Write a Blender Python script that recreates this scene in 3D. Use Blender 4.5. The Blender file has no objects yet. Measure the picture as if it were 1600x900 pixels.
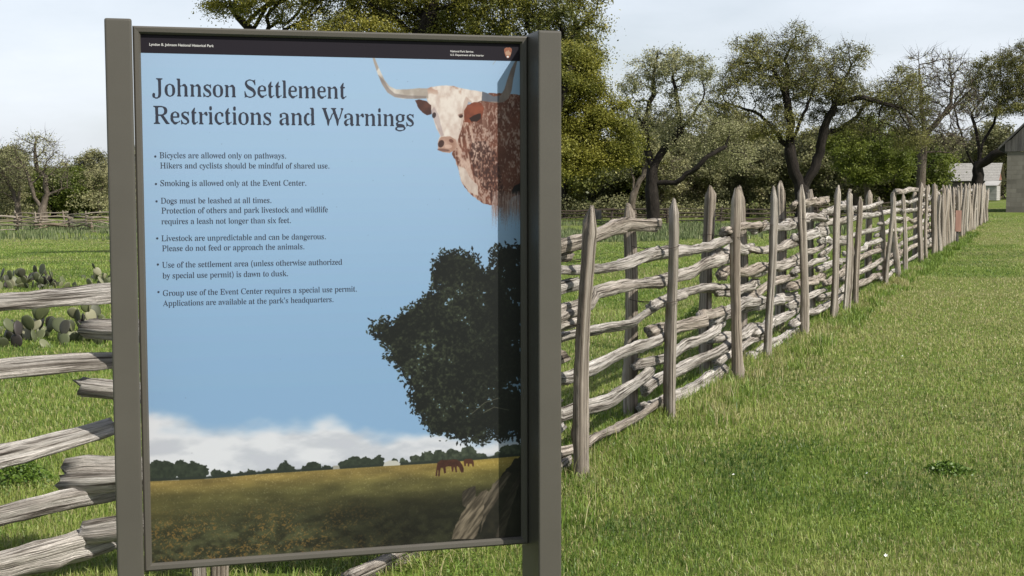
# Park information sign in front of a split rail fence, oaks and pasture
import bpy, bmesh, math, random
import numpy as np
from mathutils import Vector, Matrix, kdtree

random.seed(7)
rng = np.random.default_rng(11)
scene = bpy.context.scene
COL = scene.collection

# ------------------------------------------------------------------ camera
CAM_H, FOC, PITCH, ROLL = 1.6, 2158.1, 0.0733, -0.0027
_c, _s = math.cos(PITCH), math.sin(PITCH)
_fw, _up, _rt = Vector((0, _c, -_s)), Vector((0, _s, _c)), Vector((1, 0, 0))
_r2 = _rt * math.cos(ROLL) + _up * math.sin(ROLL)
_u2 = -_rt * math.sin(ROLL) + _up * math.cos(ROLL)
cam_data = bpy.data.cameras.new('camera')
cam_data.sensor_width = 36.0
cam_data.lens = 36.0 * FOC / 1600.0
cam_data.clip_start, cam_data.clip_end = 0.1, 5000
cam = bpy.data.objects.new('camera', cam_data)
COL.objects.link(cam)
_m = Matrix((_r2, _u2, -_fw)).transposed().to_4x4()
_m.translation = (0, 0, CAM_H)
cam.matrix_world = _m
scene.camera = cam

# ------------------------------------------------------------------ sun, sky, exposure
SUN_EL = math.radians(43.6)
SUN_AZ = math.atan2(0.809, -0.588)                      # clockwise from +Y
SUN = Vector((math.sin(SUN_AZ) * math.cos(SUN_EL), math.cos(SUN_AZ) * math.cos(SUN_EL), math.sin(SUN_EL)))
sun_data = bpy.data.lights.new('sun', 'SUN')
sun_data.energy = 5.0
sun_data.angle = math.radians(0.53)
sun_data.color = (1.0, 0.945, 0.85)
sun = bpy.data.objects.new('sun', sun_data)
sun.rotation_euler = (-SUN).to_track_quat('-Z', 'Y').to_euler()
sun.location = SUN * 60
COL.objects.link(sun)

world = bpy.data.worlds.new('World')
scene.world = world
world.use_nodes = True
wt = world.node_tree
bg = wt.nodes['Background']
sky = wt.nodes.new('ShaderNodeTexSky')
sky.sky_type = 'NISHITA'
sky.sun_disc = False
sky.sun_elevation = SUN_EL
sky.sun_rotation = SUN_AZ
sky.air_density, sky.dust_density, sky.ozone_density = 1.0, 2.2, 1.0
# a thin high veil of cloud over the blue
tc = wt.nodes.new('ShaderNodeTexCoord')
mp = wt.nodes.new('ShaderNodeMapping'); mp.inputs['Scale'].default_value = (1.0, 1.0, 3.2)
nz = wt.nodes.new('ShaderNodeTexNoise'); nz.inputs['Scale'].default_value = 2.4
nz.inputs['Detail'].default_value = 7; nz.inputs['Roughness'].default_value = 0.55
rp = wt.nodes.new('ShaderNodeValToRGB')
rp.color_ramp.elements[0].position, rp.color_ramp.elements[0].color = 0.32, (0.42, 0.42, 0.42, 1)
rp.color_ramp.elements[1].position, rp.color_ramp.elements[1].color = 0.68, (0.86, 0.86, 0.86, 1)
mx = wt.nodes.new('ShaderNodeMix'); mx.data_type = 'RGBA'
mx.inputs[7].default_value = (9.0, 9.5, 10.3, 1)
wt.links.new(tc.outputs['Generated'], mp.inputs['Vector'])
wt.links.new(mp.outputs[0], nz.inputs['Vector'])
wt.links.new(nz.outputs['Fac'], rp.inputs[0])
sp = wt.nodes.new('ShaderNodeSeparateXYZ'); wt.links.new(tc.outputs['Generated'], sp.inputs[0])
hz = wt.nodes.new('ShaderNodeMapRange'); hz.interpolation_type = 'SMOOTHSTEP'      # haze thick at the horizon, thin overhead
for i_, v_ in ((1, 0.05), (2, 0.75), (3, 1.0), (4, 0.30)): hz.inputs[i_].default_value = v_
wt.links.new(sp.outputs['Z'], hz.inputs[0])
ml = wt.nodes.new('ShaderNodeMath'); ml.operation = 'MULTIPLY'
wt.links.new(rp.outputs[0], ml.inputs[0]); wt.links.new(hz.outputs[0], ml.inputs[1])
wt.links.new(ml.outputs[0], mx.inputs[0])
wt.links.new(sky.outputs[0], mx.inputs[6])
wt.links.new(mx.outputs[2], bg.inputs['Color'])
bg.inputs['Strength'].default_value = 0.09

scene.view_settings.view_transform = 'Standard'
scene.view_settings.look = 'None'
scene.view_settings.exposure = 0.35
scene.view_settings.gamma = 1.0
scene.view_settings.use_curve_mapping = False
scene.render.engine = 'CYCLES'
scene.cycles.max_bounces = 6
scene.cycles.transparent_max_bounces = 6
scene.cycles.use_denoising = True

# ------------------------------------------------------------------ helpers
def link(o, parent=None):
    COL.objects.link(o)
    if parent is not None:
        o.parent = parent
    return o

def tag(o, label=None, cat=None, group=None, kind=None):
    if label: o['label'] = label
    if cat: o['category'] = cat
    if group: o['group'] = group
    if kind: o['kind'] = kind
    return o

def empty(name, loc, rz=0.0):
    o = bpy.data.objects.new(name, None)
    o.empty_display_size = 0.3
    o.location = loc
    o.rotation_euler = (0, 0, rz)
    return link(o)

def np_mesh(name, V, F, mat, parent=None, attrs=None, smooth=False, vecs=None, mats=None, midx=None):
    """V (n,3); F: list of (m,k) integer arrays of faces with k corners each."""
    V = np.asarray(V, dtype=np.float32)
    if isinstance(F, np.ndarray): F = [F]
    F = [np.asarray(f, dtype=np.int32) for f in F if len(f)]
    me = bpy.data.meshes.new(name)
    me.vertices.add(len(V)); me.vertices.foreach_set('co', V.ravel())
    loops = np.concatenate([f.ravel() for f in F])
    tot = np.concatenate([np.full(len(f), f.shape[1], dtype=np.int32) for f in F])
    start = np.concatenate([[0], np.cumsum(tot)[:-1]]).astype(np.int32)
    me.loops.add(len(loops)); me.loops.foreach_set('vertex_index', loops)
    me.polygons.add(len(tot)); me.polygons.foreach_set('loop_start', start)
    me.polygons.foreach_set('use_smooth', np.full(len(tot), smooth, dtype=bool))
    for k, a in (attrs or {}).items():
        at = me.attributes.new(k, 'FLOAT', 'POINT'); at.data.foreach_set('value', np.asarray(a, dtype=np.float32))
    for k, a in (vecs or {}).items():
        at = me.attributes.new(k, 'FLOAT_VECTOR', 'POINT'); at.data.foreach_set('vector', np.asarray(a, dtype=np.float32).ravel())
    if mats:
        for m in mats: me.materials.append(m)
        me.polygons.foreach_set('material_index', np.asarray(midx, dtype=np.int32))
    elif mat: me.materials.append(mat)
    me.update(calc_edges=True); me.validate()
    o = bpy.data.objects.new(name, me)
    return link(o, parent)

def bm_obj(name, bm, mat, parent=None, smooth=False):
    me = bpy.data.meshes.new(name)
    bm.normal_update(); bm.to_mesh(me); bm.free()
    if smooth:
        for p in me.polygons: p.use_smooth = True
    if mat: me.materials.append(mat)
    return link(bpy.data.objects.new(name, me), parent)

def bm_box(bm, lo, hi, bev=0.0, seg=2):
    r = bmesh.ops.create_cube(bm, size=1.0)
    vs = r['verts']
    for v in vs:
        v.co = Vector([(lo[i] + hi[i]) / 2 + v.co[i] * (hi[i] - lo[i]) for i in range(3)])
    if bev > 0:
        es = list({e for v in vs for e in v.link_edges})
        bmesh.ops.bevel(bm, geom=es, offset=bev, segments=seg, affect='EDGES', profile=0.6)

_tab = np.random.default_rng(5).random((256, 256))
def vnoise(x, y, s, seed=0):
    x = np.asarray(x) * s + seed * 17.3; y = np.asarray(y) * s + seed * 9.7
    xi = np.floor(x).astype(int); yi = np.floor(y).astype(int)
    fx = x - xi; fy = y - yi
    fx = fx * fx * (3 - 2 * fx); fy = fy * fy * (3 - 2 * fy)
    a = _tab[xi % 256, yi % 256]; b = _tab[(xi + 1) % 256, yi % 256]
    c = _tab[xi % 256, (yi + 1) % 256]; d = _tab[(xi + 1) % 256, (yi + 1) % 256]
    return (a * (1 - fx) + b * fx) * (1 - fy) + (c * (1 - fx) + d * fx) * fy
def fbm(x, y, s, seed=0, o=4):
    t = 0; a = 0.5; n = 0
    for k in range(o):
        t = t + a * vnoise(x, y, s * 2 ** k, seed + k); n += a; a *= 0.5
    return t / n
def ss(a, b, x):
    t = np.clip((np.asarray(x, dtype=float) - a) / (b - a), 0, 1)
    return t * t * (3 - 2 * t)

# line of the near fence: through P0 along U, NL points to the pasture side
P0 = np.array([0.366, 7.52]); U = np.array([0.3584, 0.9336]); NL = np.array([-0.9336, 0.3584])
def fence_off(x, y): return (np.asarray(x) - P0[0]) * NL[0] + (np.asarray(y) - P0[1]) * NL[1]
def gz(x, y):
    x = np.asarray(x, dtype=float); y = np.asarray(y, dtype=float)
    off = fence_off(x, y)
    g = -0.9 * ss(20, 75, y) * ss(0, 14, off)
    und = (vnoise(x, y, 0.35, 3) - 0.5) * 0.05 + (vnoise(x, y, 0.08, 8) - 0.5) * 0.12
    return g + und * ss(0.6, 5, np.abs(off)) * ss(3, 8, np.hypot(x, y - 1))
def gzf(x, y): return float(gz(x, y))
def px_x(px, D): return (px - 800.0) / FOC * D            # a compass bearing in the photo -> metres at distance D
def px_z(py, D): return CAM_H - (py - 291.0) / FOC * D

# ------------------------------------------------------------------ materials
def new_mat(name):
    m = bpy.data.materials.new(name); m.use_nodes = True
    return m, m.node_tree, m.node_tree.nodes['Principled BSDF']
def ramp(nt, stops):
    r = nt.nodes.new('ShaderNodeValToRGB')
    e = r.color_ramp.elements
    while len(e) < len(stops): e.new(0.5)
    for i, (p, c) in enumerate(stops):
        e[i].position = p; e[i].color = (*c, 1)
    return r
def noise(nt, vec, scale, detail=5, rough=0.55, dist=0.0):
    n = nt.nodes.new('ShaderNodeTexNoise')
    n.inputs['Scale'].default_value = scale; n.inputs['Detail'].default_value = detail
    n.inputs['Roughness'].default_value = rough; n.inputs['Distortion'].default_value = dist
    if vec is not None: nt.links.new(vec, n.inputs['Vector'])
    return n
def mixc(nt, fac, a, b, mode='MIX'):
    m = nt.nodes.new('ShaderNodeMix'); m.data_type = 'RGBA'; m.blend_type = mode
    for v, i in ((fac, 0), (a, 6), (b, 7)):
        if hasattr(v, 'links'): nt.links.new(v, m.inputs[i])
        elif isinstance(v, (int, float)): m.inputs[i].default_value = v
        else: m.inputs[i].default_value = (*v, 1)
    return m.outputs[2]
def bump(nt, h, strength, dist, bsdf):
    b = nt.nodes.new('ShaderNodeBump'); b.inputs['Strength'].default_value = strength; b.inputs['Distance'].default_value = dist
    nt.links.new(h, b.inputs['Height']); nt.links.new(b.outputs[0], bsdf.inputs['Normal'])

def wood_mat(name, stops, scale=5.0, bstr=0.9, bdist=0.012):
    m, nt, b = new_mat(name)
    at = nt.nodes.new('ShaderNodeAttribute'); at.attribute_name = 'grain'
    n1 = noise(nt, at.outputs['Vector'], scale, 7, 0.62, 0.25)
    n2 = noise(nt, at.outputs['Vector'], scale * 0.35, 3, 0.5)
    fm = nt.nodes.new('ShaderNodeMapping'); fm.inputs['Scale'].default_value = (1, 1, 0.28)
    nt.links.new(at.outputs['Vector'], fm.inputs['Vector'])
    n3 = noise(nt, fm.outputs[0], scale * 4.2, 6, 0.65)
    mxf = nt.nodes.new('ShaderNodeMix'); mxf.data_type = 'FLOAT'; mxf.inputs[0].default_value = 0.36
    nt.links.new(n1.outputs['Fac'], mxf.inputs[2]); nt.links.new(n3.outputs['Fac'], mxf.inputs[3])
    r = ramp(nt, stops); nt.links.new(mxf.outputs[0], r.inputs[0])
    r2 = ramp(nt, [(0.3, (0.62, 0.58, 0.54)), (0.7, (1.12, 1.1, 1.08))]); nt.links.new(n2.outputs['Fac'], r2.inputs[0])
    c = mixc(nt, 1.0, r.outputs[0], r2.outputs[0], 'MULTIPLY')
    ti = nt.nodes.new('ShaderNodeAttribute'); ti.attribute_name = 'tint'
    c2 = mixc(nt, ti.outputs['Fac'], c, (0.72, 0.63, 0.54), 'MULTIPLY')
    nt.links.new(c2, b.inputs['Base Color'])
    b.inputs['Roughness'].default_value = 0.85; b.inputs['Specular IOR Level'].default_value = 0.2
    ad = nt.nodes.new('ShaderNodeMath'); ad.operation = 'ADD'
    nt.links.new(n1.outputs['Fac'], ad.inputs[0]); nt.links.new(n3.outputs['Fac'], ad.inputs[1])
    bump(nt, ad.outputs[0], bstr, bdist, b)
    return m
RAIL = wood_mat('weathered_cedar_rail', [(0.385, (0.04, 0.033, 0.028)), (0.435, (0.20, 0.182, 0.162)), (0.48, (0.46, 0.44, 0.41)), (0.55, (0.74, 0.72, 0.69))], 3.0, 1.0, 0.03)
POST = wood_mat('weathered_cedar_post', [(0.36, (0.045, 0.038, 0.032)), (0.43, (0.22, 0.196, 0.17)), (0.51, (0.43, 0.405, 0.365)), (0.62, (0.60, 0.575, 0.535))], 2.6, 1.0, 0.02)
FARWOOD = wood_mat('old_dark_rail', [(0.3, (0.025, 0.02, 0.017)), (0.6, (0.08, 0.068, 0.058)), (0.8, (0.15, 0.135, 0.12))], 4.0)
PALEWOOD = wood_mat('old_pale_rail', [(0.3, (0.09, 0.075, 0.06)), (0.55, (0.30, 0.27, 0.23)), (0.8, (0.46, 0.43, 0.39))], 4.0)
BARK = wood_mat('oak_bark', [(0.32, (0.008, 0.007, 0.006)), (0.55, (0.024, 0.02, 0.017)), (0.8, (0.07, 0.06, 0.052))], 3.0, 1.0, 0.05)
GREYBARK = wood_mat('grey_bark', [(0.3, (0.045, 0.036, 0.03)), (0.55, (0.135, 0.115, 0.095)), (0.8, (0.26, 0.23, 0.2))], 5.0, 1.0, 0.03)

def leaf_mat(name, stops, transl=0.3, gloss=0.35):
    m, nt, b = new_mat(name)
    at = nt.nodes.new('ShaderNodeAttribute'); at.attribute_name = 'tint'
    r = ramp(nt, stops); nt.links.new(at.outputs['Fac'], r.inputs[0])
    nt.links.new(r.outputs[0], b.inputs['Base Color'])
    b.inputs['Roughness'].default_value = 0.5; b.inputs['Specular IOR Level'].default_value = gloss
    tr = nt.nodes.new('ShaderNodeBsdfTranslucent'); nt.links.new(r.outputs[0], tr.inputs['Color'])
    ms = nt.nodes.new('ShaderNodeMixShader'); ms.inputs[0].default_value = transl
    nt.links.new(b.outputs[0], ms.inputs[1]); nt.links.new(tr.outputs[0], ms.inputs[2])
    nt.links.new(ms.outputs[0], nt.nodes['Material Output'].inputs['Surface'])
    return m
GRASS = leaf_mat('grass_blade', [(0.0, (0.045, 0.095, 0.012)), (0.35, (0.135, 0.215, 0.026)), (0.62, (0.27, 0.345, 0.075)), (0.8, (0.29, 0.28, 0.10)), (1.0, (0.50, 0.44, 0.26))], 0.3, 0.55)
WEED = leaf_mat('grey_green_weed', [(0.0, (0.05, 0.08, 0.028)), (0.5, (0.14, 0.175, 0.08)), (1.0, (0.29, 0.30, 0.17))], 0.25, 0.2)
LIVEOAK = leaf_mat('live_oak_leaf', [(0.0, (0.05, 0.065, 0.022)), (0.4, (0.135, 0.145, 0.035)), (0.7, (0.23, 0.215, 0.035)), (1.0, (0.34, 0.31, 0.06))], 0.25, 0.3)
YELLOWOAK = leaf_mat('yellow_green_leaf', [(0.0, (0.075, 0.09, 0.022)), (0.35, (0.155, 0.162, 0.03)), (0.7, (0.225, 0.218, 0.036)), (1.0, (0.31, 0.285, 0.065))], 0.28, 0.25)
GREYOAK = leaf_mat('grey_green_leaf', [(0.0, (0.09, 0.10, 0.045)), (0.5, (0.27, 0.275, 0.13)), (1.0, (0.45, 0.43, 0.27))], 0.3, 0.25)
OLIVE = leaf_mat('olive_leaf', [(0.0, (0.06, 0.065, 0.024)), (0.5, (0.19, 0.19, 0.06)), (1.0, (0.34, 0.32, 0.11))], 0.3, 0.25)
SPRING = leaf_mat('spring_leaf', [(0.0, (0.065, 0.095, 0.02)), (0.5, (0.165, 0.20, 0.035)), (1.0, (0.28, 0.31, 0.07))], 0.4, 0.25)
WOODLEAF = leaf_mat('woodland_leaf', [(0.0, (0.06, 0.065, 0.032)), (0.5, (0.20, 0.20, 0.095)), (1.0, (0.33, 0.31, 0.16))], 0.25, 0.2)
CACTUS = leaf_mat('cactus_skin', [(0.0, (0.035, 0.03, 0.028)), (0.25, (0.05, 0.058, 0.03)), (0.6, (0.10, 0.115, 0.055)), (1.0, (0.20, 0.195, 0.125))], 0.0, 0.3)
# ------------------------------------------------------------------ ground
def ground():
    def axis(lo, hi, n, k):
        t = np.linspace(-1, 1, n); a = np.sinh(t * k) / math.sinh(k)
        return np.where(a < 0, -a * lo, a * hi)
    xs = axis(-900, 900, 220, 5.5)
    ys = np.concatenate([np.linspace(-60, -2, 20), np.linspace(0, 30, 90), np.linspace(30.8, 130, 110), np.geomspace(133, 2500, 45)])
    X, Y = np.meshgrid(xs, ys); Z = gz(X, Y)
    V = np.stack([X, Y, Z], -1).reshape(-1, 3)
    ny, nx = X.shape
    i = np.arange(ny - 1)[:, None] * nx + np.arange(nx - 1)[None]
    F = np.stack([i, i + 1, i + nx + 1, i + nx], -1).reshape(-1, 4)
    m, nt, b = new_mat('turf')
    g = nt.nodes.new('ShaderNodeNewGeometry')
    n1 = noise(nt, g.outputs['Position'], 0.45, 6, 0.6)
    n2 = noise(nt, g.outputs['Position'], 14.0, 6, 0.65)
    n3 = noise(nt, g.outputs['Position'], 0.11, 4, 0.55)
    r2 = ramp(nt, [(0.3, (0.035, 0.055, 0.011)), (0.52, (0.115, 0.165, 0.028)), (0.72, (0.20, 0.235, 0.055))])
    nt.links.new(n2.outputs['Fac'], r2.inputs[0])
    rd = ramp(nt, [(0.3, (0.09, 0.075, 0.04)), (0.6, (0.22, 0.20, 0.10)), (0.8, (0.32, 0.29, 0.16))])
    nt.links.new(n2.outputs['Fac'], rd.inputs[0])
    ad = nt.nodes.new('ShaderNodeMath'); ad.operation = 'ADD'
    nt.links.new(n1.outputs['Fac'], ad.inputs[0]); nt.links.new(n3.outputs['Fac'], ad.inputs[1])
    rm = ramp(nt, [(0.46, (0, 0, 0)), (0.66, (0.75, 0.75, 0.75))])
    hl = nt.nodes.new('ShaderNodeMath'); hl.operation = 'MULTIPLY'; hl.inputs[1].default_value = 0.5
    nt.links.new(ad.outputs[0], hl.inputs[0]); nt.links.new(hl.outputs[0], rm.inputs[0])
    nt.links.new(mixc(nt, rm.outputs[0], r2.outputs[0], rd.outputs[0]), b.inputs['Base Color'])
    b.inputs['Roughness'].default_value = 0.95; b.inputs['Specular IOR Level'].default_value = 0.1
    bump(nt, n2.outputs['Fac'], 1.0, 0.06, b)
    tag(np_mesh('ground', V, F, m, smooth=True), kind='structure')
ground()

# ------------------------------------------------------------------ grass
def blades(name, X, Y, h, w, tint, mat, lean=0.45, z=None, label=None, parent=None):
    n = len(X)
    Z = gz(X, Y) if z is None else z
    a = rng.random(n) * 2 * np.pi; la = rng.random(n) * 2 * np.pi
    ln = np.abs(rng.normal(0, lean, n)) * h
    bx, by = np.cos(a) * w / 2, np.sin(a) * w / 2
    dx, dy = np.cos(la) * ln, np.sin(la) * ln
    V = np.empty((n, 5, 3), dtype=np.float32)
    B = np.stack([X, Y, Z - 0.004], -1); S = np.stack([bx, by, 0 * bx], -1)
    M = np.stack([X + dx * 0.35, Y + dy * 0.35, Z + h * 0.55], -1)
    hh = np.sqrt(np.maximum(h * h - ln * ln * 0.7, (0.35 * h) ** 2))
    T = np.stack([X + dx, Y + dy, Z + hh], -1)
    V[:, 0] = B - S; V[:, 1] = B + S; V[:, 2] = M + S * 0.8; V[:, 3] = M - S * 0.8; V[:, 4] = T
    k = np.arange(n)[:, None] * 5
    o = np_mesh(name, V.reshape(-1, 3), [k + np.array([[0, 1, 2, 3]]), k + np.array([[3, 2, 4]])], mat, parent, attrs={'tint': np.repeat(tint, 5)})
    return o

def lawn():
    n = 1150000
    D = np.exp(rng.uniform(math.log(3.2), math.log(75), n))
    px = rng.uniform(-900, 2500, n)
    # less of it where the sign hides the ground
    keep = ~((px > 200) & (px < 810) & (D < 30) & (rng.random(n) < 0.6)) & ~(((px < -150) | (px > 1750)) & (rng.random(n) < ss(0, 700, np.abs(px - 800) - 950) * 0.6 + 0.15))
    D, px = D[keep], px[keep]
    X = (px - 800) / FOC * D; Y = D
    off = fence_off(X, Y)
    right = off < 0
    patch = fbm(X, Y, 0.9, 2, 3); dry = 0.55 * fbm(X, Y, 0.45, 31, 4) + 0.45 * fbm(X, Y, 0.09, 12, 2)
    dry = dry + 0.17 * np.exp(-((fence_off(X, Y) + 5.0) / 2.6) ** 2) * ss(8, 14, D) - 0.05 * np.exp(-(fence_off(X, Y) / 1.6) ** 2)
    sz = (D / 6.0)
    h = (0.022 + 0.042 * patch ** 1.6 + 0.014 * rng.random(len(X)) ** 2) * sz ** -0.06
    h *= np.where(right, 1.0, 1.25)
    h *= 1 + 1.0 * np.exp(-(off / 0.35) ** 2) * (Y > 5.6)
    w = 0.0040 * sz ** 0.72 * rng.uniform(0.6, 1.3, len(X))
    p2 = fbm(X, Y, 2.6, 52, 2)
    t = 0.33 + 0.75 * (patch - 0.5) + 0.5 * (p2 - 0.5) + rng.normal(0, 0.17, len(X))
    dryamt = ss(0.43, 0.55, dry) * np.where(right, 0.45 + 0.48 * ss(9, 20, D) * (1 - ss(45, 70, D)), 0.32)
    isdry = rng.random(len(X)) < (0.09 + dryamt)
    t = np.where(isdry, rng.uniform(0.66, 0.95, len(X)), np.clip(t, 0, 0.66))
    t = np.where(isdry, t, np.clip(t + 0.28 * dryamt, 0, 0.68))
    h = np.where(isdry, h * 0.8, h)
    o = blades('grass', X, Y, h, w, np.clip(t, 0, 1), GRASS, 0.8)
    tag(o, 'short green lawn grass with straw-coloured blades mixed in', 'grass', kind='stuff')
lawn()

def fence_tufts():
    # taller green and straw-dry grass left standing along the foot of the fence
    S = []; T = []; H = []; O = []
    for s in np.arange(-2.3, 40, 0.16):
        if rng.random() < 0.22: continue
        for side in (-1, 1):
            if rng.random() < 0.35: continue
            c = s + rng.normal(0, 0.06); oc = -side * rng.uniform(0.12, 0.42) if side > 0 else rng.uniform(0.15, 0.5)
            k = int(rng.integers(25, 80)); hb = rng.uniform(0.06, 0.17) if s < 14 else rng.uniform(0.08, 0.18)
            dryc = rng.random() < 0.12
            S += list(c + rng.normal(0, 0.07, k)); O += list(oc + rng.normal(0, 0.06, k))
            H += list(hb * rng.uniform(0.5, 1.15, k))
            T += list(rng.uniform(0.7, 1.0, k) if dryc else np.clip(rng.normal(0.36, 0.13, k), 0, 0.66))
    S, O, H, T = map(np.array, (S, O, H, T))
    X = P0[0] + U[0] * S + NL[0] * O; Y = P0[1] + U[1] * S + NL[1] * O
    w = 0.0055 * (np.maximum(Y, 4) / 6) ** 0.6 * rng.uniform(0.6, 1.2, len(X))
    tag(blades('tall_grass', X, Y, H, w, T, GRASS, 0.5), 'tall green and straw-dry grass tufts along the foot of the rail fence', 'tall grass', kind='stuff')
fence_tufts()

def clover():
    # low patches of clover and broad-leaved weeds in the lawn
    n = 150000; D = np.exp(rng.uniform(math.log(4.5), math.log(26), n)); px = rng.uniform(-600, 2200, n)
    X = px_x(px, D); k = fbm(X, D, 0.8, 141, 3); m = (k > 0.585) & (rng.random(n) < 0.7 * ss(0.585, 0.68, k))
    X, Y, k = X[m], D[m], k[m]; n = len(X)
    C = np.stack([X, Y, gz(X, Y) + rng.uniform(0.008, 0.035, n) * (1 + 4 * (k - 0.585))], -1)
    a = rng.random(n) * 6.283; tl = rng.normal(0, 0.35, (n, 2)); l = 0.0065 * rng.uniform(.6, 1.4, n)
    A = np.stack([np.cos(a), np.sin(a), tl[:, 0]], -1) * l[:, None]; B = np.stack([-np.sin(a), np.cos(a), tl[:, 1]], -1) * l[:, None] * .8
    V = np.stack([C - A, C + B, C + A, C - B], 1).reshape(-1, 3)
    o = np_mesh('clover', V, np.arange(n * 4).reshape(-1, 4), GRASS, attrs={'tint': np.repeat(np.clip(rng.normal(0.32, 0.1, n), 0, .6), 4)})
    tag(o, 'low clover and broad-leaved weeds in darker patches of the lawn', 'clover', kind='stuff')
clover()

def stems():
    n = 260
    s = rng.uniform(-2.2, 9, n); o = -np.abs(rng.normal(0.28, 0.2, n))
    X = P0[0] + U[0] * s + NL[0] * o; Y = P0[1] + U[1] * s + NL[1] * o
    tag(blades('dry_grass', X, Y, rng.uniform(0.10, 0.26, n), np.full(n, 0.003), rng.uniform(0.78, 1, n), GRASS, 0.55), 'thin straw-coloured dead stalks leaning by the fence posts', 'dry grass', kind='stuff')
stems()

def weeds():
    # belt of pale grey-green weeds before the far fences
    n = 90000
    D = rng.uniform(43, 92, n); px = rng.uniform(-200, 1330, n)
    X = px_x(px, D); Y = D
    m = (fence_off(X, Y) > 3) & (fbm(X, Y, 0.13, 41, 3) > 0.45 - 0.1 * (D > 55)) & (rng.random(n) < np.where(px < 300, ss(60, 70, D), ss(46, 60, D)) * 0.8)
    X, Y, D = X[m], Y[m], D[m]
    h = 0.12 + 0.5 * fbm(X, Y, 0.3, 9, 3) ** 1.6
    tag(blades('weeds', X, Y, h, 0.05 * rng.uniform(0.6, 1.3, len(X)), np.clip(rng.normal(0.45, 0.22, len(X)), 0, 1), WEED, 0.35), 'belt of knee-high grey-green weeds in the pasture before the far fences', 'weeds', kind='stuff')
weeds()

# ------------------------------------------------------------------ tubes of wood
def tube(path, rad, sides, seed, prof=0.16, rough=0.05, jag=0.02, point=0.0, grainlen=0.8, tint=0.0, groove=0.0, cut=0.0):
    """A closed irregular log: returns V, quads, tris, grain, tint."""
    r_ = np.random.default_rng(seed)
    P = np.asarray(path, float); n = len(P)
    T = np.gradient(P, axis=0); T /= np.linalg.norm(T, axis=1)[:, None]
    ref = np.array([0, 0, 1.0]) if abs(T[0, 2]) < 0.8 else np.array([1.0, 0, 0])
    A = np.cross(T, ref); A /= np.linalg.norm(A, axis=1)[:, None]; B = np.cross(A, T)
    th = np.linspace(0, 2 * np.pi, sides, endpoint=False)
    L = np.concatenate([[0], np.cumsum(np.linalg.norm(np.diff(P, axis=0), axis=1))])
    ph = r_.random(4) * 6.28
    shape = 1 + prof * (0.5 * np.cos(2 * th + ph[0]) + 0.35 * np.cos(3 * th + ph[1]) + 0.3 * np.cos(5 * th + ph[2]))
    tw = r_.normal(0, 0.5)
    R = np.empty((n, sides))
    bumps = [(r_.uniform(0, L[-1]), r_.random() * 6.28, r_.uniform(0.1, 0.38), r_.uniform(0.03, 0.07)) for _ in range(int(L[-1] * 2.2))]
    for i in range(n):
        tt = th + tw * L[i] / max(L[-1], 1e-6)
        sh = 1 + prof * (0.5 * np.cos(2 * tt + ph[0]) + 0.35 * np.cos(3 * tt + ph[1]) + 0.3 * np.cos(5 * tt + ph[2]))
        v = sh + r_.normal(0, rough, sides)
        for (bl, ba, ab, bw) in bumps:
            v += ab * np.exp(-((L[i] - bl) / bw) ** 2) * np.exp(-(np.angle(np.exp(1j * (th - ba))) / 0.6) ** 2)
        if groove:
            for ga, gd in ((ph[3], 1.0), (ph[3] + 2.2, 0.6), (ph[3] + 4.1, 0.8)):
                v -= groove * gd * np.exp(-(np.angle(np.exp(1j * (th - ga))) / 0.13) ** 2) * (0.5 + 0.5 * math.sin(L[i] * 2.3 + ga * 3))
        R[i] = np.asarray(rad)[i] * v if np.ndim(rad) else rad * v
    V = P[:, None] + R[..., None] * (np.cos(th)[None, :, None] * A[:, None] + np.sin(th)[None, :, None] * B[:, None])
    if jag:
        for e, sg in ((0, -1), (-1, 1)):
            V[e] += T[e] * (r_.normal(0, jag, sides) + cut * np.cos(th + ph[1]))[:, None] * sg
    V = V.reshape(-1, 3)
    gr = np.stack([np.cos(th)[None] * np.ones((n, 1)), np.sin(th)[None] * np.ones((n, 1)), (L * grainlen)[:, None] * np.ones((1, sides))], -1).reshape(-1, 3)
    gr = gr + np.array([seed * 3.17 % 91, seed * 1.91 % 57, seed * 0.77 % 73])
    i = np.arange(n - 1)[:, None] * sides; j = np.arange(sides)[None]; j2 = (j + 1) % sides
    Q = np.stack([i + j, i + j2, i + sides + j2, i + sides + j], -1).reshape(-1, 4)
    c0, c1 = len(V), len(V) + 1
    t1 = P[-1] + T[-1] * (point if point else jag)
    V = np.vstack([V, P[0] - T[0] * jag * 0.5, t1])
    gr = np.vstack([gr, gr[0] + [0.6, 0.5, 0], gr[-1] + [0.6, 0.5, 0.0]])
    k = np.arange(sides); k2 = (k + 1) % sides; b0 = (n - 1) * sides
    Tt = np.concatenate([np.stack([np.full(sides, c0), k2, k], -1), np.stack([np.full(sides, c1), b0 + k, b0 + k2], -1)])
    return V, Q, Tt, gr, np.full(len(V), tint)

def tube_obj(name, parts, mat, parent=None, org=(0, 0, 0), smooth=True):
    Vs, Qs, Ts, Gs, Is = [], [], [], [], []; o = 0
    for (V, Q, T, G, I) in parts:
        Vs.append(V - np.asarray(org)); Qs.append(Q + o); Ts.append(T + o); Gs.append(G); Is.append(I); o += len(V)
    return np_mesh(name, np.vstack(Vs), [np.vstack(Qs), np.vstack(Ts)], mat, parent, attrs={'tint': np.concatenate(Is)}, vecs={'grain': np.vstack(Gs)}, smooth=smooth)

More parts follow.
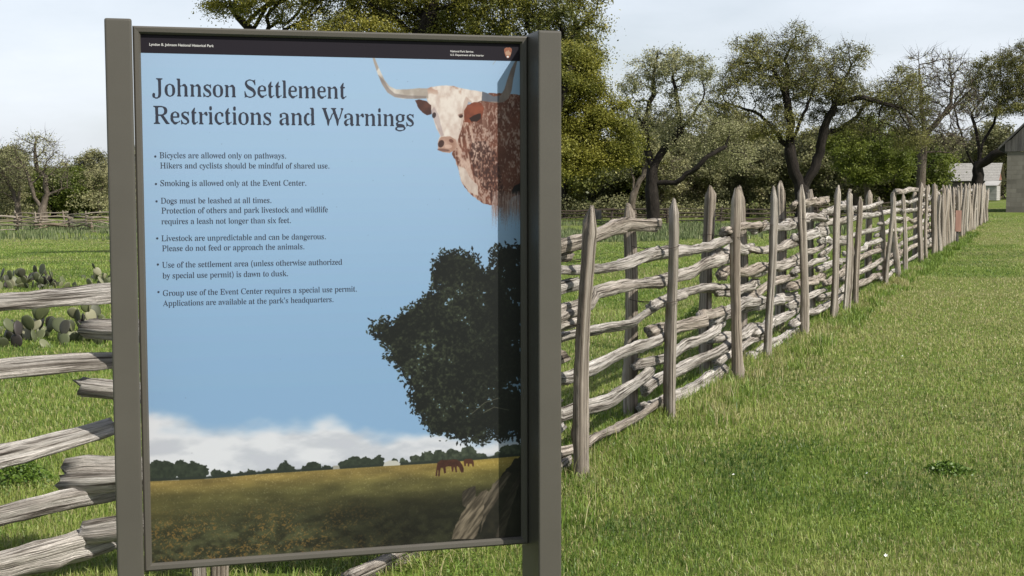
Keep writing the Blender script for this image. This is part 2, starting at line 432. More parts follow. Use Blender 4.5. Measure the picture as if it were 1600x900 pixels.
def rail_tube(p, q, r, seed, near=True, bow=0.03):
    r_ = np.random.default_rng(seed)
    p, q = np.asarray(p, float), np.asarray(q, float); L = np.linalg.norm(q - p)
    n = int(max(8, L / 0.075)) if near else 6
    t = np.linspace(0, 1, n)[:, None]
    d = (q - p) / L; sd = np.cross(d, [0, 0, 1.0]); sd /= np.linalg.norm(sd)
    P = p + (q - p) * t
    a1, a2 = r_.normal(0, bow, 2); ph = r_.random(2) * 6
    kn = np.sort(r_.random(5)); kn[0], kn[-1] = 0, 1                      # crooked: a few kinks along the length
    P = P + sd * np.interp(t[:, 0], kn, r_.normal(0, bow * 1.1, 5))[:, None] + np.array([0, 0, 1.0]) * np.interp(t[:, 0], kn, r_.normal(0, bow * 0.9, 5))[:, None]
    P = P + sd * (a1 * np.sin(t * np.pi) + 0.35 * bow * np.sin(t * 9 + ph[0])) + np.array([0, 0, 1.0]) * (a2 * np.sin(t * np.pi) + 0.3 * bow * np.sin(t * 11 + ph[1]))
    taper = r_.uniform(-0.22, 0.22)
    rad = r * (1 + taper * (t[:, 0] - 0.5) * 2) * (1 + 0.09 * np.sin(t[:, 0] * 13 + ph[0]))
    return tube(P, rad, 18 if near else 7, seed, 0.33, 0.065 if near else 0.06, 0.012, cut=0.02, tint=r_.random() ** 2 * (0.15 if seed < 1040 else 0.8), groove=0.2 if near else 0)

def post_tube(x, y, h, r, seed, lean=(0, 0), near=True, tint=None):
    r_ = np.random.default_rng(seed)
    z0 = gzf(x, y) - 0.12
    n = 34 if near else 8
    tip = r_.uniform(0.07, 0.12)
    t = np.concatenate([np.linspace(0, 1, n), [1 + tip / h * 0.8]])
    zz = z0 + t * (h + 0.12 - tip)
    ph = r_.random(2) * 6; wob = 0.013 * min(1, r / 0.045) ** 2 if near else 0.02
    X = x + lean[0] * t + wob * np.sin(t * 5 + ph[0]); Y = y + lean[1] * t + wob * np.sin(t * 4 + ph[1])
    P = np.stack([X, Y, zz], -1)
    rad = r * (1.08 - 0.18 * t) * (1 + 0.05 * np.sin(t * 9 + ph[1]))
    rad[-1] *= 0.40
    tp = tube(P, rad, 22 if near else 8, seed, 0.22, 0.034 if near else 0.05, 0.0, point=tip * 0.2, grainlen=0.3, tint=r_.random() * 0.6 if tint is None else tint, groove=0.30 if near else 0)
    V = tp[0]; V[-1, :2] += r_.normal(0, r * 0.35, 2)
    m_ = len(t); sd_ = (len(V) - 2) // m_                # axe cuts: the shoulder and the tip are cut on a slant
    for ring, amp in ((m_ - 2, 0.9), (m_ - 1, 0.6)):
        a_ = r_.random() * 6.28; kk = np.arange(sd_) / sd_ * 6.28
        V[ring * sd_:(ring + 1) * sd_, 2] += r * amp * np.cos(kk - a_) * r_.uniform(.3, 1) + r_.normal(0, r * .10, sd_)
    return tp

# ------------------------------------------------------------------ the near rail fence
FN = empty('rail_fence', (P0[0], P0[1], 0))
tag(FN, 'weathered grey cedar rail fence with pointed paired posts running along the lawn', 'fence')
ORG = np.array([P0[0], P0[1], 0.0])
def s_of(px):
    t = (px - 800) / FOC
    return (P0[1] * t - P0[0]) / (U[0] - U[1] * t)
def near_fence():
    joints = [s_of(p) for p in (640, 905, 1050, 1153, 1203, 1260, 1303, 1338, 1386, 1417, 1448)]
    while joints[-1] < s_of(1541): joints.append(joints[-1] + random.uniform(1.7, 2.3))
    half = 0.13
    leanmap = {8: (0.10, 0.05), 6: (0.05, 0.02), 9: (-0.07, 0)}
    mids = []
    for k, s in enumerate(joints):
        f = P0 + U * s; mid = f + NL * half; b = f + NL * (2 * half) + U * random.uniform(-0.05, 0.08)
        mids.append(mid)
        near = s < 9
        if k == 0: continue
        h = [1.5, 1.50, 1.51, 1.6, 1.60, 1.61, 1.61, 1.45, 1.5, 1.46, 1.6][k] if k < 11 else random.uniform(1.45, 1.68)
        ln = leanmap.get(k, (random.uniform(-0.05, 0.05), random.uniform(-0.04, 0.04)))
        tube_obj('post', [post_tube(f[0], f[1], h, random.uniform(0.036, 0.045), 100 + k, ln, s < 22)], POST, FN, ORG)
        hb = {1: 1.3, 2: 1.49, 3: 1.6, 4: 1.6, 5: 1.66}.get(k, random.uniform(1.45, 1.65))
        tube_obj('post', [post_tube(b[0], b[1], hb, random.uniform(0.045, 0.054), 300 + k, (random.uniform(-0.04, 0.04), 0.02), s < 22, tint=0.45)], POST, FN, ORG)
        if s < 16:      # wire tied round the pair near the top and lower down
            for zt in (1.22 + random.uniform(-0.06, 0.06), 0.78 + random.uniform(-0.1, 0.1)):
                if zt < 1 and k not in (1, 2): continue
                c = (f + b) / 2; a = np.linspace(0, 2 * np.pi, 28)
                ring = np.stack([c[0] + NL[0] * (half + 0.057) * np.cos(a) + U[0] * 0.062 * np.sin(a), c[1] + NL[1] * (half + 0.057) * np.cos(a) + U[1] * 0.062 * np.sin(a), zt + 0.012 * np.sin(a * 2 + k)], -1)
                V, Q, T, G, I = tube(ring, 0.0024, 5, 900 + k, 0, 0, 0)
                tube_obj('wire', [(V, Q, T, G, I)], WIRE, FN, ORG)
    extra = [(1322, 1.55, (0.02, 0)), (1388, 1.42, (-0.16, 0)), (1404, 1.48, (-0.13, 0.03)), (1435, 1.66, (0.0, 0.0)), (1456, 1.65, (0.03, 0)), (1473, 1.6, (0, 0)), (1498, 1.65, (0.1, 0))]
    far = s_of(1448)
    while far < s_of(1538):
        far += random.uniform(0.9, 1.9); extra.append((far, random.uniform(1.4, 1.7), (random.uniform(-.1, .1), 0)))
    for q, (p, h, ln) in enumerate(extra):
        s = s_of(p) if p > 500 else p; f = P0 + U * s - NL * random.uniform(0.0, 0.06)
        tube_obj('post', [post_tube(f[0], f[1], h, 0.047, 500 + q, ln, s < 22)], POST, FN, ORG)
    # rails: one stack per span, stacks of neighbouring spans interleave at the joints
    turn = np.array([-1.655, 5.62]); prev = turn - 2.3 * np.array([0.572, 0.820])
    pts = [prev, turn] + mids + [mids[-1] + U * 2.0]
    for q_, (f_, r_q) in enumerate((((-1.255, 5.40), 0.026), ((-1.17, 5.42), 0.036))):
        tube_obj('post', [post_tube(f_[0], f_[1], 1.3, r_q, 700 + q_, (0, 0), True)], POST, FN, ORG)
    allr = []
    for k in range(len(pts) - 1):
        a, b = pts[k], pts[k + 1]
        if k == 1: a = a + np.array([0.0, -0.11])
        d = (b - a) / np.linalg.norm(b - a); sd = np.array([-d[1], d[0]])
        if k == 0: zs = [0.166, 0.352, 0.598, 0.905, 1.158]
        elif k == 1: zs = [0.254, 0.464, 0.78, 1.03]
        else:
            st = 0.185 + random.uniform(-0.008, 0.008)
            zs = [(0.145 if k % 2 else 0.055) + st * i for i in range(7)]
            if k >= 4 and random.random() < 0.6: zs.append(zs[-1] + st)
            if k == 3: zs = [0.12, 0.34, 0.54, 0.74, 0.93, 1.13, 1.33]
        for i, z in enumerate(zs):
            r = (random.uniform(0.027, 0.042) if k < 4 else random.uniform(0.034, 0.048)) if k else [0.046, 0.041, 0.043, 0.038, 0.034][i]
            e0, e1 = random.uniform(0.06, 0.24) + .07 * (k > 3), random.uniform(0.06, 0.24) + .07 * (k > 3)
            if k == 1: e0 = [0.10, 0.14, 0.07, 0.05][i]; r = [0.045, 0.06, 0.05, 0.045][i]
            if k == 0: e1 = random.uniform(0.03, 0.10)
            o0, o1 = random.uniform(-0.03, 0.03), random.uniform(-0.03, 0.03)
            p = np.array([*(a - d * e0 + sd * o0), z + random.uniform(-0.03, 0.03)]); q = np.array([*(b + d * e1 + sd * o1), z + random.uniform(-0.03, 0.03)])
            if k == 0: p[2] = q[2] = z
            allr.append((p, q, r, 1000 + k * 20 + i, k))
    rest = []
    for n, (p, q, r, sd, k) in enumerate(allr):
        if n < 99: tube_obj('rail', [rail_tube(p, q, r, sd, k < 9, 0.02)], RAIL, FN, ORG)
        else: rest.append(rail_tube(p, q, r, sd, False))
    if rest: tube_obj('rail', rest, RAIL, FN, ORG)['kind'] = 'stuff'
WIRE, _nt, _b = new_mat('rusted_wire'); _b.inputs['Base Color'].default_value = (0.06, 0.045, 0.035, 1); _b.inputs['Roughness'].default_value = 0.6; _b.inputs['Metallic'].default_value = 0.4
near_fence()

def far_fence(label, pts, h, levels, mat, seed, posts=None, span=2.6, r=0.06, group=None):
    rr = random.Random(seed)
    pts = [np.array(p, float) for p in pts]
    o3 = np.array([pts[0][0], pts[0][1], gzf(*pts[0])])
    t = empty('rail_fence', o3); tag(t, label, 'fence', group)
    P = []
    for a, b in zip(pts[:-1], pts[1:]):
        n = max(1, int(round(np.linalg.norm(b - a) / span)))
        P += [a + (b - a) * i / n for i in range(n)]
    P.append(pts[-1])
    for i, p in enumerate(P):
        p = p + np.array([0, 0.35 * (-1) ** i]); P[i] = p
        tube_obj('post', [post_tube(p[0], p[1], h * rr.uniform(1.0, 1.22), r * 1.25, seed + i, (rr.uniform(-0.12, 0.12), 0), False)], mat, t, o3)
    for i in range(len(P) - 1):
        for k in range(levels):
            z = h * (0.14 + 0.8 * k / (levels - 1))
            a, b = P[i], P[i + 1]; d = (b - a) / np.linalg.norm(b - a)
            p = np.array([*(a - d * 0.25), gzf(*a) + z + rr.uniform(-0.07, 0.07)]); q = np.array([*(b + d * 0.25), gzf(*b) + z + rr.uniform(-0.07, 0.07)])
            tube_obj('rail', [rail_tube(p, q, r * rr.uniform(0.6, 1), seed * 7 + i * 10 + k, False, 0.05)], mat, t, o3)
    return t
far_fence('pale grey rail fence crossing the pasture at far left, nearer of two', [(px_x(-60, 78), 78.5), (px_x(185, 78), 78)], 0.85, 5, PALEWOOD, 2100, span=1.55, r=0.045)
far_fence('pale grey rail fence at far left in front of the wood, behind another fence', [(px_x(-60, 92), 93), (px_x(190, 92), 90)], 0.9, 4, PALEWOOD, 2200, span=1.8, r=0.045)
far_fence('low dark brown rail fence across the pasture in front of the oak grove', [(px_x(780, 93), 92), (px_x(1130, 93), 94), (px_x(1435, 97), 99)], 0.98, 4, FARWOOD, 2300, span=3.9, r=0.055)
# outlines of the serif lettering by character code: advance, rings of x,y in thousandths
GLYPHS = {
39: (151, [[62,306,57,309,55,318,55,353,50,378,45,468,47,476,52,479,92,480,101,478,105,468,105,428,100,402,100,363,95,342,95,318,92,309,88,306]]),
40: (201, [[128,-103,110,-87,86,-52,62,-3,42,57,30,113,25,198,30,218,30,253,42,312,66,383,91,432,118,470,132,480,162,480,173,478,174,468,141,418,122,373,95,282,85,202,85,167,90,148,90,118,107,43,131,-22,173,-97,168,-104]]),
41: (201, [[32,-104,28,-97,30,-92,64,-37,93,38,110,108,115,148,115,228,98,318,74,388,27,473,32,479,62,480,77,475,92,459,114,428,138,378,158,318,170,263,175,218,175,148,158,53,138,-7,119,-47,77,-103]]),
46: (180, [[77,-8,62,1,52,18,52,57,57,69,72,78,107,78,122,68,128,57,128,18,119,3,107,-6,92,-10]]),
65: (407, [[7,1,1,8,2,28,29,73,51,128,59,138,78,142,83,148,83,157,71,167,72,178,121,302,132,322,153,327,158,332,160,358,182,452,192,472,208,473,223,442,227,422,233,408,246,332,261,318,278,277,313,192,322,152,338,128,378,38,397,26,399,8,396,3,387,0,252,1,246,8,248,26,278,34,285,48,283,68,261,118,253,128,242,130,97,130,88,127,82,119,60,57,67,36,88,26,90,18,88,4,78,0], [109,172,118,170,223,170,233,172,234,182,188,292,176,312,167,315,157,308,107,182]]),
66: (413, [[32,1,26,8,27,26,62,37,75,57,75,228,81,248,75,263,75,388,70,418,58,432,27,444,25,452,27,461,37,465,218,465,278,453,322,439,342,422,358,398,365,373,365,332,354,302,338,280,328,271,290,253,292,246,330,233,353,219,365,208,373,192,385,128,378,88,369,62,338,31,262,5,228,0], [162,38,172,35,248,37,268,45,288,68,305,108,305,157,289,192,262,219,228,230,163,230,153,226,150,218,150,57,152,48], [154,263,192,260,228,267,259,282,275,302,285,332,285,373,274,402,258,424,228,435,172,435,163,433,153,423,150,412,150,273]]),
67: (438, [[213,-8,111,38,80,68,51,113,40,143,30,213,30,258,40,322,47,342,76,398,101,422,132,444,158,453,178,457,213,473,262,475,302,457,328,455,368,445,387,449,407,473,415,473,419,468,420,448,410,428,420,383,420,322,415,312,408,312,402,318,364,388,338,420,318,433,268,445,238,445,208,438,188,429,163,409,132,358,110,282,110,188,132,118,146,88,163,66,188,47,213,37,298,35,328,46,362,66,392,91,408,109,412,111,422,108,430,98,428,88,420,73,387,40,372,31,328,18,298,2,268,-8]]),
68: (466, [[37,1,31,8,32,26,62,34,71,43,75,53,75,383,67,427,57,433,29,442,25,452,27,461,37,465,223,465,312,443,342,433,359,422,385,398,409,363,423,328,430,288,435,243,430,208,430,172,418,122,402,86,379,57,342,31,262,7,218,0], [162,38,172,35,248,35,288,51,319,83,343,138,348,157,355,192,355,273,348,308,333,353,319,383,310,393,278,419,258,428,223,435,178,435,158,428,152,418,150,83,154,48]]),
69: (412, [[27,1,23,4,20,13,24,23,59,33,67,38,73,48,75,218,78,226,88,238,78,249,75,258,73,418,67,427,59,432,24,442,20,452,23,461,32,465,353,465,361,462,368,438,379,422,385,408,385,332,382,324,378,322,367,328,358,363,349,383,327,408,312,418,272,430,167,430,154,422,155,268,159,258,202,255,232,267,259,302,272,348,283,353,288,351,290,342,288,263,283,251,264,243,262,238,264,233,283,227,288,218,289,128,283,121,272,124,259,178,250,192,228,214,208,220,159,218,155,208,155,57,157,48,162,43,172,40,283,40,308,47,334,62,353,80,374,108,394,148,399,152,408,154,412,151,415,143,403,83,389,48,372,28,368,4,358,0]]),
71: (478, [[228,-8,163,13,143,17,102,41,86,57,52,113,42,148,35,188,35,282,47,338,80,402,121,438,143,448,178,457,213,473,262,475,272,473,308,457,332,455,368,445,387,451,407,473,412,473,418,471,420,462,419,442,410,428,420,383,420,322,415,312,408,312,402,318,364,388,332,423,318,433,268,445,238,445,188,429,158,399,132,358,117,302,110,263,110,208,117,162,137,103,151,78,182,45,208,31,228,25,298,25,328,35,335,43,345,93,345,118,338,162,332,172,322,178,298,181,292,184,290,198,294,208,302,210,442,210,451,208,454,202,452,184,431,178,421,167,415,138,415,43,407,28,387,17,342,8,283,-10]]),
72: (493, [[37,1,31,8,32,26,62,37,75,57,75,218,84,243,75,263,73,412,62,431,33,442,30,452,32,461,42,465,182,465,192,461,195,452,192,442,163,431,154,418,150,383,150,273,154,263,163,260,328,260,336,263,340,273,340,418,332,431,299,442,295,452,298,461,308,465,448,465,456,462,460,452,457,442,428,428,420,412,420,263,415,238,420,218,420,57,428,38,458,26,460,18,458,4,448,0,308,0,298,4,295,13,298,23,302,28,322,32,332,38,340,53,340,208,336,218,328,220,163,220,154,218,150,208,150,88,158,46,167,34,192,26,195,18,192,4,182,0]]),
74: (300, [[72,-63,40,-42,18,-38,5,-27,-3,-12,-10,33,-3,57,8,78,23,85,42,83,57,74,65,62,65,18,60,-7,63,-22,78,-30,112,-30,128,-20,138,-3,150,53,150,368,143,418,132,429,98,442,96,458,99,462,108,465,262,464,269,458,267,442,233,428,225,412,225,62,213,3,192,-27,178,-38,160,-42,122,-63]]),
76: (396, [[27,1,21,8,23,26,27,29,53,32,62,37,71,48,75,62,75,408,67,428,34,442,31,458,34,462,42,465,198,464,204,458,202,444,163,431,155,422,153,412,155,398,150,378,150,88,156,48,163,42,172,40,283,40,308,47,328,60,350,83,374,118,392,157,402,163,409,157,410,138,398,68,383,43,372,31,368,8,358,0]]),
80: (388, [[37,1,31,8,32,26,62,37,75,57,75,202,83,223,75,243,75,388,69,422,57,433,37,437,28,442,25,452,27,461,37,465,228,465,288,453,332,434,359,408,368,383,375,353,375,318,368,288,358,261,338,241,283,217,228,205,163,205,154,202,151,198,150,93,155,53,163,38,192,26,195,18,192,4,182,0], [154,243,223,240,252,247,275,268,284,282,295,308,293,368,286,388,272,409,248,428,167,430,158,427,153,419,150,408,150,253]]),
82: (443, [[37,1,31,8,32,26,62,37,75,57,75,208,83,228,75,248,73,412,62,431,37,437,28,442,25,452,27,461,37,465,228,465,283,453,328,438,349,428,368,409,378,388,385,353,385,322,378,292,362,266,349,253,318,237,292,230,287,223,402,51,418,35,438,23,440,13,438,4,428,0,358,0,348,3,326,28,213,204,202,210,163,210,154,208,150,198,150,93,155,53,163,38,192,26,195,18,192,4,182,0], [154,248,163,245,232,245,262,256,284,273,293,288,303,318,305,358,293,393,272,419,248,430,172,430,163,428,153,418,150,408,150,258]]),
83: (360, [[37,-8,32,-6,30,3,31,13,40,28,30,73,30,157,32,166,37,169,46,167,49,162,62,118,90,62,108,42,138,27,208,25,232,36,254,53,263,73,270,98,268,113,260,132,244,152,148,206,111,233,95,248,67,287,62,302,47,328,40,363,52,408,61,428,88,449,118,457,148,475,198,475,228,462,258,455,288,455,298,461,309,473,321,473,325,458,315,438,325,398,325,332,322,324,318,321,308,324,289,368,265,408,239,432,218,443,167,445,138,438,116,418,102,395,100,383,107,353,132,325,153,311,252,259,278,239,299,213,325,162,335,132,335,93,319,57,302,36,283,21,252,13,208,-8,153,-10,112,8,67,10,57,8,43,-7]]),
85: (462, [[228,-13,182,-3,137,18,102,45,87,73,75,118,75,388,66,422,57,431,33,442,31,458,34,462,42,465,182,465,192,461,195,452,192,442,158,428,150,412,150,128,162,83,171,62,188,45,232,30,262,30,302,37,342,61,363,93,375,132,375,402,363,428,342,442,341,458,344,462,353,465,428,464,434,458,435,448,412,408,405,373,405,132,398,98,388,68,369,38,353,26,312,13,268,-8]]),
87: (581, [[163,-9,153,1,142,28,124,148,112,162,97,202,28,412,18,432,2,442,0,452,2,461,12,465,122,465,132,461,135,452,133,442,112,432,107,418,188,178,194,167,202,166,213,178,262,304,269,312,292,319,300,348,298,363,283,418,272,430,248,442,245,452,249,462,258,465,382,465,392,461,395,452,392,444,368,432,365,428,365,408,378,368,386,322,403,298,440,188,444,182,452,180,458,182,465,192,533,408,528,428,512,442,511,458,514,462,522,465,586,462,590,452,588,438,567,398,495,182,488,172,473,169,466,162,450,48,432,-3,422,-10,414,-7,410,-3,397,38,374,162,360,182,320,298,316,302,308,305,298,299,292,288,243,162,238,157,219,152,216,148,188,23,178,-3,172,-8]]),
97: (314, [[67,-8,53,1,38,28,22,48,20,93,26,113,40,132,67,154,108,173,148,182,189,198,195,208,195,253,185,277,165,292,153,295,108,293,96,288,90,277,92,263,100,238,92,206,87,198,72,192,53,192,37,198,30,213,30,268,36,288,53,303,88,307,112,323,138,330,163,330,182,325,218,306,238,303,258,273,270,223,270,198,266,182,270,167,270,73,267,53,269,48,296,38,293,28,280,8,268,-4,252,-10,232,-10,213,-2,207,8,201,33,174,38,173,48,190,62,195,78,195,157,191,167,182,170,158,163,138,154,106,128,97,108,91,73,97,56,112,45,148,44,153,40,153,32,138,15,112,-3,92,-10]]),
98: (331, [[37,-8,31,-3,30,23,39,38,40,48,40,253,46,277,40,298,40,412,37,423,18,442,15,452,18,461,27,465,92,465,101,462,104,458,115,408,115,308,118,299,128,295,153,297,178,323,198,330,213,330,238,321,258,296,284,282,298,263,308,238,315,208,315,128,303,88,278,36,253,18,232,13,208,-6,192,-10,163,-10,153,-5,132,13,108,17,88,24,78,20,43,-7], [150,28,182,25,208,37,228,68,235,88,240,122,240,198,233,233,214,268,192,280,138,278,128,272,115,253,115,48,122,37]]),
99: (263, [[118,-8,53,50,36,73,15,138,15,188,34,253,48,274,67,295,82,303,102,307,128,323,143,328,178,330,192,324,213,307,232,303,245,292,250,282,253,228,248,213,238,207,208,207,198,213,192,223,190,263,183,288,178,292,138,295,118,283,102,258,92,228,87,192,90,132,97,108,106,88,128,61,148,52,213,52,232,61,252,77,263,73,265,57,252,42,222,38,202,18,167,-8]]),
100: (340, [[102,-8,72,24,48,36,34,57,22,88,20,213,27,238,53,284,78,296,102,323,132,330,153,325,164,318,178,292,176,282,132,278,118,269,107,253,90,182,90,128,107,62,127,43,163,40,188,50,208,49,220,83,220,243,214,263,197,282,199,288,216,292,220,302,220,412,214,428,189,442,185,452,188,461,198,465,272,464,288,442,295,408,295,292,290,268,295,243,295,88,290,57,296,48,318,36,319,18,312,11,292,10,218,-7,211,-3,211,8,227,28,222,38,208,42,201,33,172,24,158,1,148,-8]]),
101: (271, [[118,-8,100,3,72,35,37,68,20,118,16,167,28,182,18,195,17,202,37,268,62,295,72,303,92,307,118,323,148,330,172,323,192,307,218,303,230,292,253,248,254,198,242,169,238,166,102,165,94,162,90,152,90,132,101,98,118,72,128,62,143,55,208,57,228,66,252,91,258,92,264,88,269,78,264,62,252,50,242,45,222,43,172,-4,153,-10], [94,202,102,200,182,200,192,204,195,213,188,258,182,273,167,290,158,295,132,295,110,277,97,248,90,223,91,208]]),
102: (184, [[37,1,31,8,30,18,46,38,50,53,50,263,48,271,31,282,30,308,32,316,49,328,52,398,66,432,78,448,108,457,132,473,182,473,199,458,223,455,233,448,240,428,240,388,236,373,228,362,213,355,198,357,188,363,175,383,180,428,178,438,173,442,158,445,143,439,127,418,121,328,128,321,148,320,158,316,160,288,156,277,128,274,122,271,120,263,120,57,128,34,151,23,154,8,151,3,143,0]]),
103: (297, [[97,-138,53,-117,23,-109,11,-97,5,-82,5,-52,12,-36,27,-27,53,-24,58,-17,37,13,34,43,22,57,22,68,36,93,81,118,79,122,57,127,50,132,27,167,15,218,22,253,36,282,53,300,92,310,108,323,128,328,153,330,198,315,268,313,278,298,280,282,276,273,258,268,255,263,265,233,265,188,258,162,248,146,228,127,208,123,172,107,122,105,102,98,91,88,86,73,88,67,97,60,158,60,198,55,232,45,252,34,268,15,278,-21,292,-29,297,-37,300,-52,293,-72,280,-92,252,-113,223,-117,163,-140], [95,-102,108,-105,198,-103,223,-93,238,-82,245,-68,243,-47,232,-39,218,-35,78,-37,61,-52,57,-62,57,-72,67,-88], [122,138,132,135,167,137,180,148,188,162,195,198,195,233,185,268,187,288,182,293,122,293,112,287,97,268,90,243,90,188,97,162]]),
104: (351, [[37,1,31,8,31,18,46,38,50,53,50,253,53,268,50,288,50,412,45,428,27,444,25,452,27,461,37,465,102,465,112,461,120,438,120,298,122,289,132,285,163,287,198,323,232,330,258,322,275,292,298,268,305,243,305,38,312,28,322,21,325,13,322,4,312,0,223,0,213,4,211,18,228,32,230,43,230,238,223,263,218,268,158,270,148,268,132,257,122,238,120,228,120,53,124,38,139,18,139,8,136,3,128,0]]),
105: (168, [[37,1,31,8,31,18,46,38,50,53,50,273,48,283,27,299,26,312,29,318,37,320,108,319,114,312,120,288,120,48,127,33,138,21,139,8,136,3,128,0], [82,362,62,368,52,388,50,438,52,448,62,467,88,475,107,468,118,457,120,398,118,388,108,368,92,362]]),
107: (329, [[32,1,26,8,26,18,42,31,48,43,50,143,53,151,62,159,64,167,53,179,50,188,50,422,42,434,27,444,25,452,27,461,37,465,102,465,112,461,120,432,120,198,124,188,132,185,148,188,165,213,223,271,228,282,216,302,219,318,292,320,302,316,305,302,302,292,258,260,216,218,214,208,219,182,215,167,222,157,238,153,243,148,322,33,332,23,335,13,332,4,322,0,232,0,224,3,221,18,238,33,234,48,169,138,158,145,138,145,127,143,122,138,120,128,120,48,127,33,139,18,138,4,128,0]]),
108: (169, [[37,1,31,8,31,18,46,38,50,53,50,418,48,428,29,442,25,452,27,461,37,465,102,465,112,461,120,432,120,53,124,38,138,21,140,13,138,4,128,0]]),
109: (524, [[37,1,32,4,30,13,32,21,43,33,45,43,45,233,50,258,43,282,26,302,29,318,37,320,102,319,108,316,122,279,132,276,163,283,198,323,228,330,253,322,262,313,278,283,302,275,338,282,350,292,368,318,392,328,408,330,437,318,452,288,473,268,480,233,480,43,482,33,494,18,491,3,483,0,397,0,389,3,386,8,387,21,402,32,405,43,405,233,396,263,382,270,353,270,318,263,308,257,302,248,300,43,302,33,314,18,312,4,302,0,223,0,214,3,211,18,223,33,225,43,225,253,222,263,213,268,178,270,138,263,120,238,120,43,122,34,135,18,132,4,122,0]]),
110: (351, [[37,1,31,8,31,18,46,38,50,53,50,253,53,268,50,277,27,299,25,308,27,316,37,320,108,319,112,316,124,288,153,285,167,290,198,323,228,330,258,322,275,292,298,268,305,248,305,43,308,32,324,18,322,4,312,0,223,0,213,4,211,18,228,32,230,43,230,238,223,263,218,268,158,270,148,268,132,257,122,238,120,228,120,53,124,38,139,18,139,8,136,3,128,0]]),
111: (306, [[132,-8,118,-3,102,8,72,16,42,48,27,83,15,122,15,188,22,223,42,273,50,282,82,308,108,312,122,323,138,328,158,330,182,323,198,312,223,308,232,304,264,273,290,202,290,122,283,93,268,53,232,15,223,10,202,8,178,-8], [140,23,163,20,188,33,198,48,208,73,215,108,215,202,208,248,188,285,172,296,158,300,132,296,111,277,95,243,95,208,90,182,90,138,95,118,97,73,115,38,127,28]]),
112: (341, [[37,-139,31,-132,30,-122,48,-102,50,-92,50,23,53,38,50,57,50,258,43,282,26,302,26,312,29,318,37,320,102,319,108,316,119,288,128,282,143,289,163,292,188,323,208,330,232,328,252,318,268,296,295,277,318,228,320,108,303,57,288,36,268,25,242,-3,228,-10,202,-10,188,-6,178,1,167,19,158,25,124,23,120,13,120,-82,128,-103,148,-114,150,-122,148,-136,138,-140], [142,43,153,40,208,42,228,56,238,83,250,148,250,182,245,218,238,243,228,263,202,278,188,280,138,268,120,238,120,78,131,53]]),
113: (334, [[198,-139,191,-132,191,-117,194,-112,214,-102,220,-87,220,18,218,26,204,33,202,38,218,62,220,73,218,273,213,278,198,282,178,293,143,293,120,277,100,243,90,172,90,132,105,73,117,53,128,44,138,40,172,39,179,33,177,23,165,8,143,-8,112,-10,97,-3,72,24,53,35,36,53,22,88,15,138,15,172,20,202,27,228,50,277,72,299,102,307,122,323,143,330,167,328,188,318,199,308,228,303,242,293,288,325,298,328,304,322,305,298,303,288,291,273,295,253,295,73,290,48,295,28,295,-97,298,-106,309,-117,309,-132,306,-137,298,-140]]),
114: (257, [[37,1,31,8,31,18,46,38,50,53,51,248,42,286,26,302,27,316,37,320,102,319,108,316,118,292,122,269,132,266,158,272,163,276,180,308,196,322,218,330,242,323,250,312,256,277,265,258,263,243,253,228,238,222,213,227,193,258,178,260,138,253,132,248,122,218,120,53,131,33,153,21,155,13,153,4,143,0]]),
115: (258, [[27,-8,23,-6,20,3,24,28,20,48,20,103,23,111,27,114,37,111,60,62,81,38,97,27,148,27,170,43,180,62,174,83,164,98,128,124,86,148,61,172,32,223,30,253,37,282,57,302,79,308,108,328,138,330,182,315,198,315,218,328,225,328,230,318,227,302,230,233,225,223,218,222,213,227,195,263,172,285,158,293,108,293,87,263,91,248,102,231,178,184,204,157,228,113,235,93,235,68,224,33,208,19,184,13,167,-5,158,-10,118,-8,88,8,78,10,53,8,33,-7]]),
116: (198, [[88,-8,72,3,63,33,53,43,45,62,45,268,36,288,35,312,37,323,76,383,111,428,122,433,128,431,130,422,130,383,120,328,128,320,161,318,165,308,165,292,163,284,158,281,128,279,121,273,120,62,128,52,153,50,167,55,192,80,201,78,205,68,198,46,188,40,167,37,148,6,138,-4,122,-10]]),
117: (345, [[92,-8,81,3,68,28,50,48,42,73,40,277,32,289,18,299,15,308,18,316,27,320,92,320,102,316,115,273,117,78,122,57,128,52,143,45,163,45,208,52,225,78,225,273,220,282,202,299,201,312,204,318,213,320,281,318,293,298,300,263,300,78,296,57,302,49,322,36,325,28,322,19,312,12,288,10,223,-5,217,-3,215,8,232,28,228,37,218,40,184,33,153,0,138,-8]]),
118: (276, [[132,-9,122,1,112,28,93,122,77,143,38,248,18,288,7,299,6,312,9,318,18,320,112,320,122,316,124,302,121,298,102,291,102,273,151,152,158,143,167,141,178,152,223,268,223,282,205,302,208,316,218,320,268,319,274,312,273,292,251,258,203,138,177,122,175,93,158,23,148,-3,143,-8]]),
119: (405, [[112,-9,102,3,92,33,74,122,57,152,2,298,0,308,2,316,12,320,88,320,97,316,99,302,87,288,87,277,132,157,138,146,148,141,158,151,177,198,182,203,198,208,205,218,205,238,193,282,181,302,184,318,192,320,272,320,283,316,285,302,272,286,270,277,280,248,280,218,298,192,307,162,318,157,322,159,334,182,368,268,368,282,351,302,353,316,362,320,416,318,420,308,418,298,397,258,356,157,348,147,332,142,327,132,325,108,308,38,288,-7,278,-8,270,3,255,48,255,83,244,138,232,152,223,184,213,193,202,184,183,138,163,127,157,118,155,93,138,23,128,-3,122,-8]]),
120: (289, [[18,1,12,4,10,13,12,28,18,37,45,62,88,119,111,128,118,138,116,148,96,178,88,201,72,216,17,298,15,308,18,316,27,320,118,320,126,318,129,302,117,292,113,282,149,223,154,218,163,215,174,223,216,277,217,288,201,302,204,318,213,320,276,318,280,308,275,292,245,263,208,215,198,207,179,202,172,192,175,182,198,148,202,132,224,108,259,53,267,33,278,21,280,13,278,4,268,0,178,0,169,3,166,18,182,33,181,43,145,103,138,112,128,114,102,89,72,43,71,33,84,18,82,4,72,0]]),
